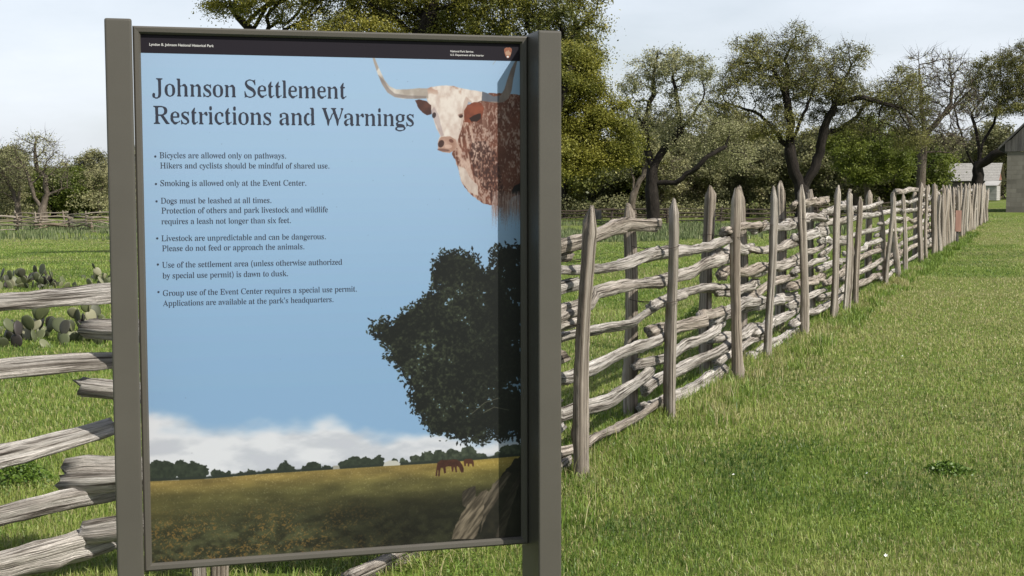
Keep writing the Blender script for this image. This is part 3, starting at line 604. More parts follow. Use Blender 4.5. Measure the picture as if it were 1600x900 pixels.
121: (270, [[18,-138,9,-127,3,-107,-9,-92,-10,-52,-3,-38,18,-30,37,-34,48,-47,52,-82,62,-90,72,-88,88,-79,104,-57,118,-22,122,-3,110,33,100,83,98,113,80,132,33,258,18,288,6,302,7,316,18,320,108,320,118,316,119,302,102,286,102,273,152,148,163,136,171,138,175,143,218,258,220,277,214,288,202,299,200,308,202,316,213,320,271,318,275,308,273,298,252,263,208,140,202,131,182,122,177,113,175,83,163,23,138,-47,119,-87,111,-97,88,-106,74,-127,62,-136,48,-140]]),
122: (263, [[32,1,26,8,22,38,155,277,153,283,143,285,78,283,62,275,45,258,27,219,18,216,12,219,10,228,17,288,36,298,42,316,53,320,223,320,231,318,234,312,238,282,121,73,108,43,112,36,122,35,172,35,192,42,225,73,242,108,252,113,258,111,260,103,260,68,252,37,232,21,228,4,218,0]])}
# ------------------------------------------------------------------ the information sign
SIGN_YAW = 0.2673
SC = np.array([-0.4134, 3.3083]); SZ = 1.3350; PW, PH = 0.90, 1.2294
sign = empty('information_sign', (SC[0], SC[1], 0), SIGN_YAW)
tag(sign, 'tall metal-framed information sign with blue printed panel on two grey-brown posts', 'sign')

def coat(name, col, rough=0.45):
    m, nt, b = new_mat(name)
    tcn = nt.nodes.new('ShaderNodeTexCoord')
    n = noise(nt, tcn.outputs['Object'], 900, 2, 0.6); n2 = noise(nt, tcn.outputs['Object'], 6, 4, 0.6)
    r = ramp(nt, [(0.3, tuple(v * 0.86 for v in col)), (0.7, tuple(v * 1.1 for v in col))])
    md = nt.nodes.new('ShaderNodeMath'); md.operation = 'MULTIPLY_ADD'; md.inputs[1].default_value = 0.5
    nt.links.new(n.outputs['Fac'], md.inputs[0])
    h = nt.nodes.new('ShaderNodeMath'); h.operation = 'MULTIPLY'; h.inputs[1].default_value = 0.5
    nt.links.new(n2.outputs['Fac'], h.inputs[0]); nt.links.new(h.outputs[0], md.inputs[2])
    nt.links.new(md.outputs[0], r.inputs[0]); nt.links.new(r.outputs[0], b.inputs['Base Color'])
    b.inputs['Roughness'].default_value = rough; b.inputs['Specular IOR Level'].default_value = 0.35
    bump(nt, n.outputs['Fac'], 0.12, 0.0008, b)
    return m
STEEL = coat('powder_coated_metal', (0.071, 0.066, 0.056))

Z0, Z1 = SZ - PH / 2, SZ + PH / 2
FWD = 0.0175                                   # width of the frame bars
PX = PW / 2 + FWD + 0.0012
for sx in (-1, 1):
    bm = bmesh.new()
    x0 = PX if sx > 0 else -PX - 0.0585
    bm_box(bm, (x0, -0.098, -0.25), (x0 + 0.0585, 0.058, Z1 + FWD + 0.006), 0.0055, 3)
    post = bm_obj('post', bm, STEEL, sign)
def frame_bar(a, b, inner_dir):
    """mitred bar from corner a to corner b (x,z of the inner opening), sloping in towards the panel"""
    a, b, d = np.array(a), np.array(b), np.array(inner_dir, float)
    t = (b - a) / np.linalg.norm(b - a)
    prof = [(0.0, 0.006), (0.0, -0.0045), (-0.0045, -0.0105), (-0.0135, -0.0115), (-FWD, -0.0085), (-FWD, 0.03), (0.0, 0.03)]
    bm = bmesh.new(); ra, rb = [], []
    for (o, y) in prof:
        pa = a + d * o + t * o; pb = b + d * o - t * o
        ra.append(bm.verts.new((pa[0], y, pa[1]))); rb.append(bm.verts.new((pb[0], y, pb[1])))
    n = len(prof)
    for i in range(n): bm.faces.new((ra[i], ra[(i + 1) % n], rb[(i + 1) % n], rb[i]))
    bm.faces.new(ra[::-1]); bm.faces.new(rb)
    bmesh.ops.recalc_face_normals(bm, faces=bm.faces)
    return bm_obj('frame_bar', bm, STEEL, sign)
xa, xb = -PW / 2, PW / 2
frame_bar((xa, Z1), (xb, Z1), (0, -1)); frame_bar((xb, Z0), (xa, Z0), (0, 1))
frame_bar((xa, Z0), (xa, Z1), (1, 0)); frame_bar((xb, Z1), (xb, Z0), (-1, 0))

# --- layout of the print, traced in the photograph's pixels and flattened onto the sheet
def homography(src, dst):
    A = []
    for (x, y), (u, v) in zip(src, dst):
        A.append([x, y, 1, 0, 0, 0, -u * x, -u * y, -u]); A.append([0, 0, 0, x, y, 1, -v * x, -v * y, -v])
    return np.linalg.svd(np.array(A, float))[2][-1].reshape(3, 3)
HM = homography([(219.3, 53.4), (812.1, 68.5), (237.7, 879.7), (813.9, 838.2)], [(xa, Z1), (xb, Z1), (xa, Z0), (xb, Z0)])
def sheet(p):
    p = np.asarray(p, float).reshape(-1, 2); q = np.c_[p, np.ones(len(p))] @ HM.T
    return q[:, :2] / q[:, 2:]
def z6(L): return [(560 + x * .3778, 60 + y * .3778) for x, y in L]
def z7(L): return [(560 + x * .5893, 370 + y * .5889) for x, y in L]
def z3(L): return [(220 + x * .375, 620 + y * .375) for x, y in L]

IW, IH = 900, 1230
GU, GV = np.meshgrid((np.arange(IW) + .5) / IW * PW + xa, (np.arange(IH) + .5) / IH * PH + Z0)   # row 0 = bottom
def s2l(c):
    c = np.asarray(c, float) / 255.0
    return np.where(c <= 0.04045, c / 12.92, ((c + 0.055) / 1.055) ** 2.4)
class Print:
    def __init__(s): s.I = np.zeros((IH, IW, 3))
    def mask(s, poly, is_px=True, wob=0.0, wsc=60, seed=0):
        P = sheet(poly) if is_px else np.asarray(poly, float)
        m = np.zeros((IH, IW)); pad = wob + 0.004
        i0, i1 = [int(np.clip((v - xa) / PW * IW, 0, IW)) for v in (P[:, 0].min() - pad, P[:, 0].max() + pad)]
        j0, j1 = [int(np.clip((v - Z0) / PH * IH, 0, IH)) for v in (P[:, 1].min() - pad, P[:, 1].max() + pad)]
        if i1 <= i0 or j1 <= j0: return m
        u, v = GU[j0:j1, i0:i1], GV[j0:j1, i0:i1]
        if wob:
            u = u + (fbm(u, v, wsc, seed, 3) - .5) * 2 * wob; v = v + (fbm(u, v, wsc, seed + 9, 3) - .5) * 2 * wob
        acc = 0.0
        for du, dv in ((-.25, -.25), (.25, .25), (-.25, .25), (.25, -.25)):
            uu, vv = u + du * PW / IW, v + dv * PH / IH; ins = np.zeros(u.shape, bool)
            for a, b in zip(P, np.roll(P, -1, 0)):
                if a[1] == b[1]: continue
                c = (a[1] <= vv) != (b[1] <= vv)
                ins ^= c & (uu < a[0] + (vv - a[1]) / (b[1] - a[1]) * (b[0] - a[0]))
            acc = acc + ins * .25
        m[j0:j1, i0:i1] = acc
        return m
    def put(s, m, col):
        col = np.asarray(col, float); r = np.nonzero(m.any(1))[0]; c = np.nonzero(m.any(0))[0]
        if not len(r): return
        w = (slice(r[0], r[-1] + 1), slice(c[0], c[-1] + 1)); mm = m[w][..., None]
        s.I[w] = s.I[w] * (1 - mm) + (col[w] if col.ndim == 3 else col) * mm
def vmix(a, b, t): return np.asarray(a, float) * (1 - t[..., None]) + np.asarray(b, float) * t[..., None]

def paint():
    pr = Print(); u, v = GU, GV
    def zline(pts):        # height of a traced line at every column
        P = sheet(pts); o = P[:, 0].argsort(); return np.interp(GU[0], P[o, 0], P[o, 1])[None, :]
    # sky
    t = (v - Z0) / PH
    I = vmix((141, 179, 219), (168, 200, 235), ss(0.28, 0.95, t))
    pr.I = I
    # pale cloud bank over the horizon
    top = zline([(238, 645), (340, 655), (420, 655), (520, 668), (600, 672), (680, 678), (815, 690)])
    cl = ss(-0.018, 0.03, top - v + (fbm(u * 0.6, v, 14, 4, 4) - .5) * 0.09)
    f = fbm(u * 0.35, v, 26, 6, 5)
    cloud = vmix((206, 209, 220), (233, 234, 242), ss(0.34, 0.62, f))
    pr.I = pr.I * (1 - cl[..., None] * 0.93) + cloud * cl[..., None] * 0.93
    # distant tree line
    hz = zline(z3([(48, 352), (280, 342), (500, 322), (800, 303), (1000, 290), (1250, 276), (1590, 246)]))
    r_ = np.random.default_rng(3)
    bush = [(75, 300, 45), (50, 315, 40), (110, 300, 40), (175, 295, 38), (215, 300, 40), (250, 305, 32), (320, 318, 25), (360, 322, 22), (420, 318, 18), (460, 315, 20), (530, 312, 20), (605, 298, 36), (690, 300, 24), (715, 293, 34), (770, 297, 22), (850, 280, 26), (890, 275, 34), (935, 270, 28), (985, 270, 34), (1060, 262, 16), (1100, 268, 20), (1145, 258, 24), (1190, 250, 32), (1245, 243, 32), (1300, 240, 34), (1365, 236, 40), (1420, 246, 22), (1530, 226, 34), (1560, 222, 36), (1500, 236, 22)]
    bn = fbm(u, v, 160, 3, 3)
    for n, (x, y, r) in enumerate(bush):
        a = np.linspace(0, 6.283, 30, endpoint=False)
        L = [(x + r * 1.05 * math.cos(q), y + 8 + r * (0.95 if math.sin(q) < 0 else 1.0) * math.sin(q)) for q in a]
        m = pr.mask(z3(L), wob=0.007, wsc=110, seed=n)
        c = vmix((34, 42, 36), (66, 76, 62) if x < 1100 else (88, 98, 80), bn)
        pr.put(m * (v > hz - 0.004), c)
    pr.put(ss(0.012, 0.007, v - hz + 0.006 * fbm(u, v * 0, 90, 2, 3)) * (v > hz), np.array((44, 52, 46)))
    for L, c in ((z3([(1010, 290), (1015, 275), (1035, 266), (1065, 266), (1082, 278), (1080, 288)]), (196, 196, 190)), (z3([(800, 305), (802, 288), (826, 286), (830, 302)]), (160, 158, 150))):
        pr.put(pr.mask(L), np.array(c))
    # meadow
    fd = ss(-0.0008, 0.0008, hz - v)
    dep = (hz - v)
    g = vmix((136, 118, 68), (96, 92, 54), ss(0.0, 0.05, dep))
    g = vmix(g, (58, 60, 40), ss(0.03, 0.14, dep + 0.03 * (fbm(u, v, 14, 21, 3) - .5)))
    band = fbm(u * 0.25, v, 60, 5, 4)
    g = g * (0.72 + 0.56 * band)[..., None]
    right = ss(-0.15, 0.05, u) * ss(0.05, 0.10, dep)
    g = g * (1 - 0.42 * right)[..., None]
    g = g + np.array((34, 30, 8)) * (ss(0.12, 0.40, u) * ss(0.09, 0.0, dep))[..., None]
    blob = fbm(u, v * 1.6, 46, 13, 4)
    g = g * (0.68 + 0.64 * ss(0.3, 0.68, blob))[..., None] ** (ss(0.08, 0.16, dep) * 0.8)[..., None]
    sp = vnoise(u, v * 1.2, 430, 3) * 0.55 + vnoise(u, v * 1.2, 190, 8) * 0.45
    flo = ss(0.54, 0.70, sp) * ss(0.05, 0.13, dep) * ss(0.18, -0.25, u + 0.6 * (0.0 - dep) * 0.6) * ss(0.24, 0.5, fbm(u, v * 1.8, 17, 31, 3))
    g = vmix(g, (138, 108, 58), np.clip(flo * 0.7, 0, 1))
    sp2 = vnoise(u, v * 1.2, 420, 17)
    g = g + (ss(0.7, 0.95, sp2) * 26 * (1 - right * 0.5))[..., None]
    pr.put(fd, g)
    # two grazing horses
    horse = [(1228, 330), (1232, 300), (1236, 275), (1252, 263), (1275, 264), (1300, 261), (1318, 262), (1330, 270), (1340, 284), (1346, 300), (1345, 314), (1336, 316), (1330, 306), (1326, 294), (1318, 288), (1316, 296), (1318, 314), (1312, 315), (1308, 294), (1304, 292), (1302, 312), (1296, 312), (1294, 290), (1278, 290), (1270, 293), (1272, 318), (1264, 319), (1260, 296), (1250, 296), (1247, 312), (1246, 331), (1239, 332), (1240, 306), (1237, 304), (1235, 331)]
    pr.put(pr.mask(z3(horse)), vmix((58, 34, 28), (86, 52, 42), fbm(u, v, 120, 3, 3)))
    h2 = [(1347, 282), (1345, 266), (1352, 259), (1372, 258), (1384, 262), (1388, 276), (1388, 290), (1382, 291), (1380, 280), (1370, 279), (1368, 290), (1362, 290), (1362, 278), (1356, 278), (1355, 288), (1349, 290)]
    pr.put(pr.mask(z3(h2)), np.array((84, 52, 38)))
    # old split rails in the corner
    def wood(L, seed, dark=1.0):
        P = sheet(z3(L)); m = pr.mask(z3(L), wob=0.003, wsc=90, seed=seed)
        along = (u * 0.62 + v * 0.78); across = (u * 0.78 - v * 0.62)
        f = fbm(across * 8, along, 26, seed, 4)
        pr.put(m, vmix((70, 63, 53), (136, 125, 108), ss(0.25, 0.75, f)) * dark)
    pr.put(pr.mask(z3([(1380, 600), (1440, 440), (1500, 330), (1560, 255), (1600, 240), (1600, 600)]), wob=0.006, seed=5), vmix((16, 16, 14), (46, 44, 34), fbm(u, v, 60, 15, 3)))
    wood([(1340, 450), (1338, 395), (1392, 372), (1396, 420), (1370, 470)], 41, 0.62)
    wood([(1295, 592), (1310, 540), (1345, 470), (1390, 420), (1438, 384), (1455, 400), (1430, 480), (1405, 560), (1392, 592)], 43)
    wood([(1432, 430), (1470, 360), (1530, 312), (1545, 322), (1500, 400), (1440, 500), (1415, 570)], 44, 0.8)
    wood([(1480, 585), (1500, 480), (1550, 370), (1572, 330), (1580, 350), (1550, 450), (1520, 560), (1510, 588)], 45, 0.5)
    # dark tree
    tree = [(35, 245), (60, 228), (100, 230), (130, 200), (180, 160), (225, 142), (200, 128), (205, 80), (215, 50), (280, 45), (312, 65), (310, 88), (345, 92), (362, 60), (365, 28), (392, 40), (440, 22), (440, 560), (425, 545), (408, 500), (380, 540), (352, 500), (340, 540), (300, 540), (270, 530), (240, 520), (210, 520), (180, 490), (150, 450), (140, 390), (130, 370), (100, 330), (80, 310), (65, 270)]
    base = pr.mask(z7(tree), wob=0.022, wsc=85, seed=3)
    fl = fbm(u, v, 30, 51, 4); fine = vnoise(u, v, 150, 6) * .5 + vnoise(u, v, 330, 9) * .5
    gap = (fine * 0.5 + fl * 0.5)
    lc = vmix((18, 22, 21), (74, 82, 60), ss(0.40, 0.85, fine * 0.6 + fl * 0.4) * ss(0.44, 0.2, u * 0.7 + 0.05))
    tm = base.copy()
    # leaf sprigs round the outline
    P = sheet(z7(tree)); edge = []
    for a, b in zip(P, np.roll(P, -1, 0)):
        k = max(1, int(np.linalg.norm(b - a) / 0.0035)); edge += [a + (b - a) * i / k for i in range(k)]
    edge = np.array(edge); edge = edge[edge[:, 0] < xb - 0.01]
    for e in np.repeat(edge, 5, 0):
        c = e + r_.normal(0, 0.0075, 2); ang = r_.random() * 6.28; l = r_.uniform(0.003, 0.0075); w = l * 0.4
        d = np.array([math.cos(ang), math.sin(ang)]); n_ = np.array([-d[1], d[0]])
        q = np.array([c - d * l, c + n_ * w, c + d * l, c - n_ * w])
        dab(tm, q, 1.0)
    holes = ss(0.72, 0.75, gap) * ss(0.0, 0.03, edge_dist(edge))
    pr.put(tm * (1 - holes * 0.8), lc)
    for L in ([(300, 470), (335, 440), (372, 428)], [(330, 468), (360, 452), (400, 460)]):
        Q = sheet(z7(L))
        for a, b in zip(Q[:-1], Q[1:]):
            n_ = np.array([-(b - a)[1], (b - a)[0]]) / np.linalg.norm(b - a) * 0.0009
            pr.put(pr.mask([a - n_, a + n_, b + n_, b - n_], False) * .7, np.array((110, 108, 92)))
    # longhorn steer
    body = [(430, 320), (470, 265), (510, 240), (545, 226), (600, 228), (690, 236), (690, 640), (640, 655), (600, 690), (555, 690), (530, 688), (500, 672), (460, 640), (430, 605), (415, 545), (408, 522), (388, 478), (398, 450), (405, 400), (415, 360)]
    bmk = pr.mask(z6(body), wob=0.002, wsc=120, seed=2)
    sp1 = vnoise(u * 1.2, v * 0.7, 380, 5) * .55 + vnoise(u * 1.2, v * 0.6, 190, 7) * .45
    pale = fbm(u, v * 0.7, 22, 61, 3)
    coat_ = vmix((88, 52, 42), (134, 84, 68), fbm(u, v, 40, 63, 3))
    coat_ = vmix(coat_, (206, 184, 174), ss(0.46, 0.78, sp1 + (pale - .5) * 0.7) * 0.68)
    ux = ss(sheet(z6([(560, 400)]))[0, 0], sheet(z6([(460, 400)]))[0, 0], u)      # lighter streaks on the neck
    st = fbm(u * 3.0 + v * 0.6, v * 0.5, 70, 66, 3)
    coat_ = vmix(coat_, (214, 186, 172), ux * ss(0.42, 0.62, st) * 0.8)
    pr.put(bmk, coat_)
    dk = pr.mask(z6([(455, 480), (470, 500), (480, 560), (495, 590), (540, 640), (552, 690), (600, 690), (590, 560), (560, 470), (520, 420), (480, 440)]), wob=0.012, wsc=40, seed=8)
    pr.put(dk * ss(0.35, 0.6, 1 - sp1) * 0.72, np.array((56, 34, 32)))
    pr.put(pr.mask(z6([(630, 640), (645, 610), (690, 590), (690, 648), (650, 648)])), np.array((26, 22, 24)))
    bib = pr.mask(z6([(412, 528), (436, 536), (462, 575), (492, 605), (496, 652), (474, 645), (445, 618), (428, 595)]), wob=0.003, seed=4)
    pr.put(bib, vmix((178, 158, 150), (232, 220, 212), fbm(u * 2, v, 60, 71, 3)))
    # fringe of hair under the belly, thinning to nothing
    for _ in range(520):
        x = r_.uniform(552, 690); y = r_.uniform(630, 690); l = r_.uniform(40, 125) * (1 - 0.25 * abs(x - 600) / 100)
        L = [(x, y), (x + 2.2, y), (x + r_.uniform(-10, 8), y + l)]
        dab(pr.I, sheet(z6(L)), r_.uniform(.25, .7), random.choice([(196, 180, 176), (150, 120, 112), (100, 70, 62)]))
    head = [(278, 210), (300, 200), (330, 197), (360, 194), (395, 197), (425, 207), (455, 212), (515, 222), (515, 256), (470, 268), (455, 262), (445, 290), (436, 330), (430, 365), (415, 405), (408, 428), (410, 450), (398, 462), (378, 475), (350, 470), (330, 462), (328, 430), (338, 405), (322, 370), (306, 320), (300, 290), (285, 258)]
    hm = pr.mask(z6(head), wob=0.0015, seed=3)
    hf = fbm(u * 1.6, v * 0.9, 60, 75, 4)
    hc = vmix((212, 194, 186), (238, 228, 222), ss(0.2, 0.7, hf))
    hc = vmix(hc, (178, 140, 122), ss(0.52, 0.68, fbm(u, v, 70, 77, 3)) * ss(sheet(z6([(370, 262)]))[0, 1], sheet(z6([(370, 200)]))[0, 1], v) * 0.8)
    pr.put(hm, hc)
    def ell(cx, cy, rx, ry, col, al=1.0, rot=0.0, wob=0.0):
        a = np.linspace(0, 6.283, 28, endpoint=False); c, s = math.cos(rot), math.sin(rot)
        L = [(cx + rx * math.cos(q) * c - ry * math.sin(q) * s, cy + rx * math.cos(q) * s + ry * math.sin(q) * c) for q in a]
        pr.put(pr.mask(z6(L), wob=wob) * al, np.asarray(col, float))
    shd = pr.mask(z6([(300, 300), (312, 330), (326, 372), (342, 408), (352, 400), (340, 360), (330, 310), (312, 285)]), wob=0.002)
    pr.put(shd * .45, np.array((150, 132, 140)))
    pr.put(pr.mask(z6([(445, 240), (470, 262), (446, 280), (436, 330), (428, 368), (422, 360), (430, 300), (436, 262)])) * .45, np.array((170, 140, 128)))
    muz = pr.mask(z6([(334, 418), (342, 408), (378, 405), (404, 420), (411, 446), (396, 463), (378, 474), (350, 470), (331, 462), (328, 436)]), wob=0.001)
    pr.put(muz, vmix((160, 122, 106), (206, 174, 160), fbm(u, v, 60, 81, 3)))
    ell(342, 436, 12, 16, (62, 40, 38), .9, .4); ell(384, 424, 10, 7, (108, 66, 56), .85, .5)
    ell(352, 462, 26, 6, (92, 60, 56), .6, .1); ell(372, 447, 16, 8, (228, 196, 182), .6)
    ell(313, 318, 8, 12, (54, 40, 42), .9, .2); ell(424, 321, 9, 8, (62, 38, 32), .95, -.2); ell(422, 315, 12, 4, (150, 116, 104), .6, -.3)
    # ears
    pr.put(pr.mask(z6([(233, 258), (250, 254), (282, 260), (300, 276), (303, 312), (285, 319), (266, 306), (248, 288)]), wob=0.002), vmix((62, 40, 38), (112, 72, 62), fbm(u, v, 60, 83, 3)))
    pr.put(pr.mask(z6([(438, 345), (436, 300), (452, 274), (480, 264), (510, 266), (520, 290), (512, 325), (494, 346), (465, 347)]), wob=0.002), vmix((104, 52, 38), (164, 90, 64), fbm(u, v, 60, 85, 3)))
    pr.put(pr.mask(z6([(458, 330), (480, 318), (508, 308), (505, 332), (490, 346), (468, 345)]), wob=0.002), np.array((46, 26, 24)))
    # horns
    lh = [(53, 60), (62, 66), (72, 92), (88, 130), (108, 172), (128, 198), (156, 211), (200, 211), (250, 206), (285, 207), (290, 248), (250, 250), (185, 250), (150, 243), (120, 224), (98, 190), (80, 148), (64, 100)]
    hsh = ss(0.3, 0.7, fbm(u, v, 40, 91, 3))
    pr.put(pr.mask(z6(lh)), vmix((176, 166, 158), (226, 220, 214), hsh))
    pr.put(pr.mask(z6([(80, 148), (98, 190), (120, 224), (150, 243), (200, 250), (280, 249), (282, 238), (200, 236), (150, 228), (126, 206), (104, 172)])) * .55, np.array((120, 108, 108)))
    pr.put(pr.mask(z6([(53, 60), (62, 66), (72, 92), (84, 122), (76, 136), (64, 100)])) * .5, np.array((120, 104, 96)))
    rh = [(512, 220), (530, 226), (560, 240), (588, 236), (604, 210), (616, 170), (630, 130), (644, 102), (654, 88), (657, 94), (650, 124), (640, 170), (634, 214), (622, 248), (600, 264), (565, 267), (535, 262), (510, 258)]
    pr.put(pr.mask(z6(rh)), vmix((112, 104, 104), (170, 152, 142), fbm(u * 2, v * .6, 60, 93, 3)))
    pr.put(pr.mask(z6([(512, 220), (530, 226), (560, 240), (585, 238), (580, 262), (540, 262), (510, 258)])) * .8, np.array((92, 100, 116)))
    # faint wear: specks and two scratches
    for _ in range(70):
        x, y = r_.uniform(xa, xb), r_.uniform(Z0, Z1); q = r_.uniform(0.0005, 0.0012)
        dab(pr.I, [(x - q, y), (x, y - q), (x + q, y), (x, y + q)], .5, (70, 74, 84))
    for a, b in (((781, 86), (770, 101)),):
        A, B = sheet([a, b]); n_ = np.array([-(B - A)[1], (B - A)[0]]) / np.linalg.norm(B - A) * 0.0007
        dab(pr.I, [A - n_, A + n_, B + n_, B - n_], .8, (170, 168, 168))
    return pr.I

def dab(arr, q, al, col=None):
    """paint one small polygon in its own window (col None: raise a mask)"""
    q = np.asarray(q, float)
    i0, i1 = [int(np.clip((w - xa) / PW * IW + o, 0, IW)) for w, o in ((q[:, 0].min(), -1), (q[:, 0].max(), 2))]
    j0, j1 = [int(np.clip((w - Z0) / PH * IH + o, 0, IH)) for w, o in ((q[:, 1].min(), -1), (q[:, 1].max(), 2))]
    if i1 <= i0 or j1 <= j0: return
    u, v = GU[j0:j1, i0:i1], GV[j0:j1, i0:i1]; m = 0.0
    for du, dv in ((-.25, -.25), (.25, .25), (-.25, .25), (.25, -.25)):
        uu, vv = u + du * PW / IW, v + dv * PH / IH; ins = np.zeros(u.shape, bool)
        for a, b in zip(q, np.roll(q, -1, 0)):
            if a[1] == b[1]: continue
            ins ^= ((a[1] <= vv) != (b[1] <= vv)) & (uu < a[0] + (vv - a[1]) / (b[1] - a[1]) * (b[0] - a[0]))
        m = m + ins * .25
    if col is None: arr[j0:j1, i0:i1] = np.maximum(arr[j0:j1, i0:i1], m * al)
    else:
        w = arr[j0:j1, i0:i1]; m = (m * al)[..., None]; arr[j0:j1, i0:i1] = w * (1 - m) + np.asarray(col, float) * m
def edge_dist(edge):
    # coarse distance to the outline, on a small grid, enlarged
    k = 8; u = GU[::k, ::k]; v = GV[::k, ::k]; d = np.full(u.shape, 9.0)
    for e in edge[::3]: d = np.minimum(d, np.hypot(u - e[0], v - e[1]))
    return np.repeat(np.repeat(d, k, 0), k, 1)[:IH, :IW]

ART_GAIN = 0.575
def art():
    I = np.clip(paint(), 0, 255)
    lin = np.clip(s2l(I) * ART_GAIN, 0, 0.86)
    srgb = np.where(lin <= 0.0031308, lin * 12.92, 1.055 * lin ** (1 / 2.4) - 0.055)
    img = bpy.data.images.new('printed_sheet', IW, IH)
    img.colorspace_settings.name = 'sRGB'
    buf = np.ones((IH, IW, 4), dtype=np.float32); buf[..., :3] = srgb
    img.pixels.foreach_set(buf.ravel()); img.update(); img.pack()
    return img

def panel():
    E = 0.004
    V = [(xa - E, 0, Z0 - E), (xb + E, 0, Z0 - E), (xb + E, 0, Z1 + E), (xa - E, 0, Z1 + E), (xa - E, .005, Z0 - E), (xb + E, .005, Z0 - E), (xb + E, .005, Z1 + E), (xa - E, .005, Z1 + E)]
    F = np.array([[0, 1, 2, 3], [5, 4, 7, 6], [4, 0, 3, 7], [1, 5, 6, 2], [3, 2, 6, 7], [4, 5, 1, 0]])
    m, nt, b = new_mat('printed_panel')
    tcn = nt.nodes.new('ShaderNodeTexCoord')
    mpn = nt.nodes.new('ShaderNodeMapping'); mpn.vector_type = 'POINT'
    sx = nt.nodes.new('ShaderNodeSeparateXYZ'); nt.links.new(tcn.outputs['Object'], sx.inputs[0])
    def lin(out, off, size):
        a = nt.nodes.new('ShaderNodeMath'); a.operation = 'SUBTRACT'; a.inputs[1].default_value = off; nt.links.new(out, a.inputs[0])
        d = nt.nodes.new('ShaderNodeMath'); d.operation = 'DIVIDE'; d.inputs[1].default_value = size; nt.links.new(a.outputs[0], d.inputs[0]); return d.outputs[0]
    cb = nt.nodes.new('ShaderNodeCombineXYZ')
    nt.links.new(lin(sx.outputs['X'], xa, PW), cb.inputs['X']); nt.links.new(lin(sx.outputs['Z'], Z0, PH), cb.inputs['Y'])
    im = nt.nodes.new('ShaderNodeTexImage'); im.image = art(); im.extension = 'EXTEND'; im.interpolation = 'Cubic'
    nt.links.new(cb.outputs[0], im.inputs['Vector']); nt.links.new(im.outputs['Color'], b.inputs['Base Color'])
    b.inputs['Roughness'].default_value = 0.5; b.inputs['Specular IOR Level'].default_value = 0.3
    return np_mesh('panel', V, F, m, sign)
pan = panel()

INK, _nt, _b = new_mat('dark_blue_ink'); _b.inputs['Base Color'].default_value = (0.010, 0.014, 0.030, 1); _b.inputs['Roughness'].default_value = 0.45
BODYINK, _nt, _b = new_mat('body_ink'); _b.inputs['Base Color'].default_value = (0.020, 0.027, 0.048, 1); _b.inputs['Roughness'].default_value = 0.45
BLACK, _nt, _b = new_mat('header_black'); _b.inputs['Base Color'].default_value = (0.010, 0.008, 0.013, 1); _b.inputs['Roughness'].default_value = 0.6; _b.inputs['Specular IOR Level'].default_value = 0.15
WHITE, _nt, _b = new_mat('white_ink'); _b.inputs['Base Color'].default_value = (0.5, 0.5, 0.5, 1)
BROWN, _nt, _b = new_mat('emblem_brown'); _b.inputs['Base Color'].default_value = (0.2, 0.066, 0.034, 1)
TAN, _nt, _b = new_mat('emblem_tan'); _b.inputs['Base Color'].default_value = (0.3, 0.18, 0.12, 1)

def flat_poly(name, rings, mat, y, parent):
    cu = bpy.data.curves.new(name, 'CURVE'); cu.dimensions = '2D'; cu.fill_mode = 'BOTH'
    for P in rings:
        P = np.asarray(P, float); s = cu.splines.new('POLY'); s.points.add(len(P) - 1); s.use_cyclic_u = True
        s.points.foreach_set('co', np.column_stack([P, 0 * P[:, 0], 0 * P[:, 0] + 1]).ravel().astype(np.float32))
    ob = bpy.data.objects.new(name, cu); COL.objects.link(ob)
    dg = bpy.context.evaluated_depsgraph_get()
    me = bpy.data.meshes.new_from_object(ob.evaluated_get(dg)); me.name = name
    bpy.data.objects.remove(ob); bpy.data.curves.remove(cu)
    co = np.empty(len(me.vertices) * 3, dtype=np.float32); me.vertices.foreach_get('co', co); co = co.reshape(-1, 3)
    co = np.column_stack([co[:, 0], np.full(len(co), y), co[:, 1]]); me.vertices.foreach_set('co', co.ravel().astype(np.float32))
    me.materials.clear(); me.materials.append(mat); me.update()
    return link(bpy.data.objects.new(name, me), parent)

hb = sheet([(219.9, 82.6), (812.0, 95.6)])
zb = float(hb[:, 1].mean())
band = flat_poly('header_band', [[(xa - .003, zb), (xb + .003, zb), (xb + .003, Z1 + .003), (xa - .003, Z1 + .003)]], BLACK, -0.0003, pan)

GL = {chr(k): v for k, v in GLYPHS.items()}
def text_rings(txt, left, right, words=False):
    """outlines of a line of serif text from its left to its right baseline point on the sheet"""
    adv = sum(GL[c][0] if c != ' ' else 175 for c in txt) / 1000; word = []
    A, B = sheet([left, right]); A[1] = B[1] = (A[1] + B[1]) / 2
    sc = (B[0] - A[0]) / adv; out = []; x = 0
    for c in txt:
        if c == ' ':
            x += .175; word.append(len(out)); continue
        for P in GL[c][1]:
            P = np.array(P, float).reshape(-1, 2) / 1000
            out.append(np.column_stack([A[0] + (P[:, 0] + x) * sc, A[1] + P[:, 1] * sc * 1.03]))
        x += GL[c][0] / 1000
    if words: return [out[i:j] for i, j in zip([0] + word, word + [len(out)])]
    return out
TITLE = [("Johnson Settlement", (238.5, 150.3), (541, 154.5)), ("Restrictions and Warnings", (238.5, 193.3), (648, 197.8))]
for t, l, r in TITLE:
    for w_ in text_rings(t, l, r, True): flat_poly('title_word', w_, INK, -0.0003, pan)
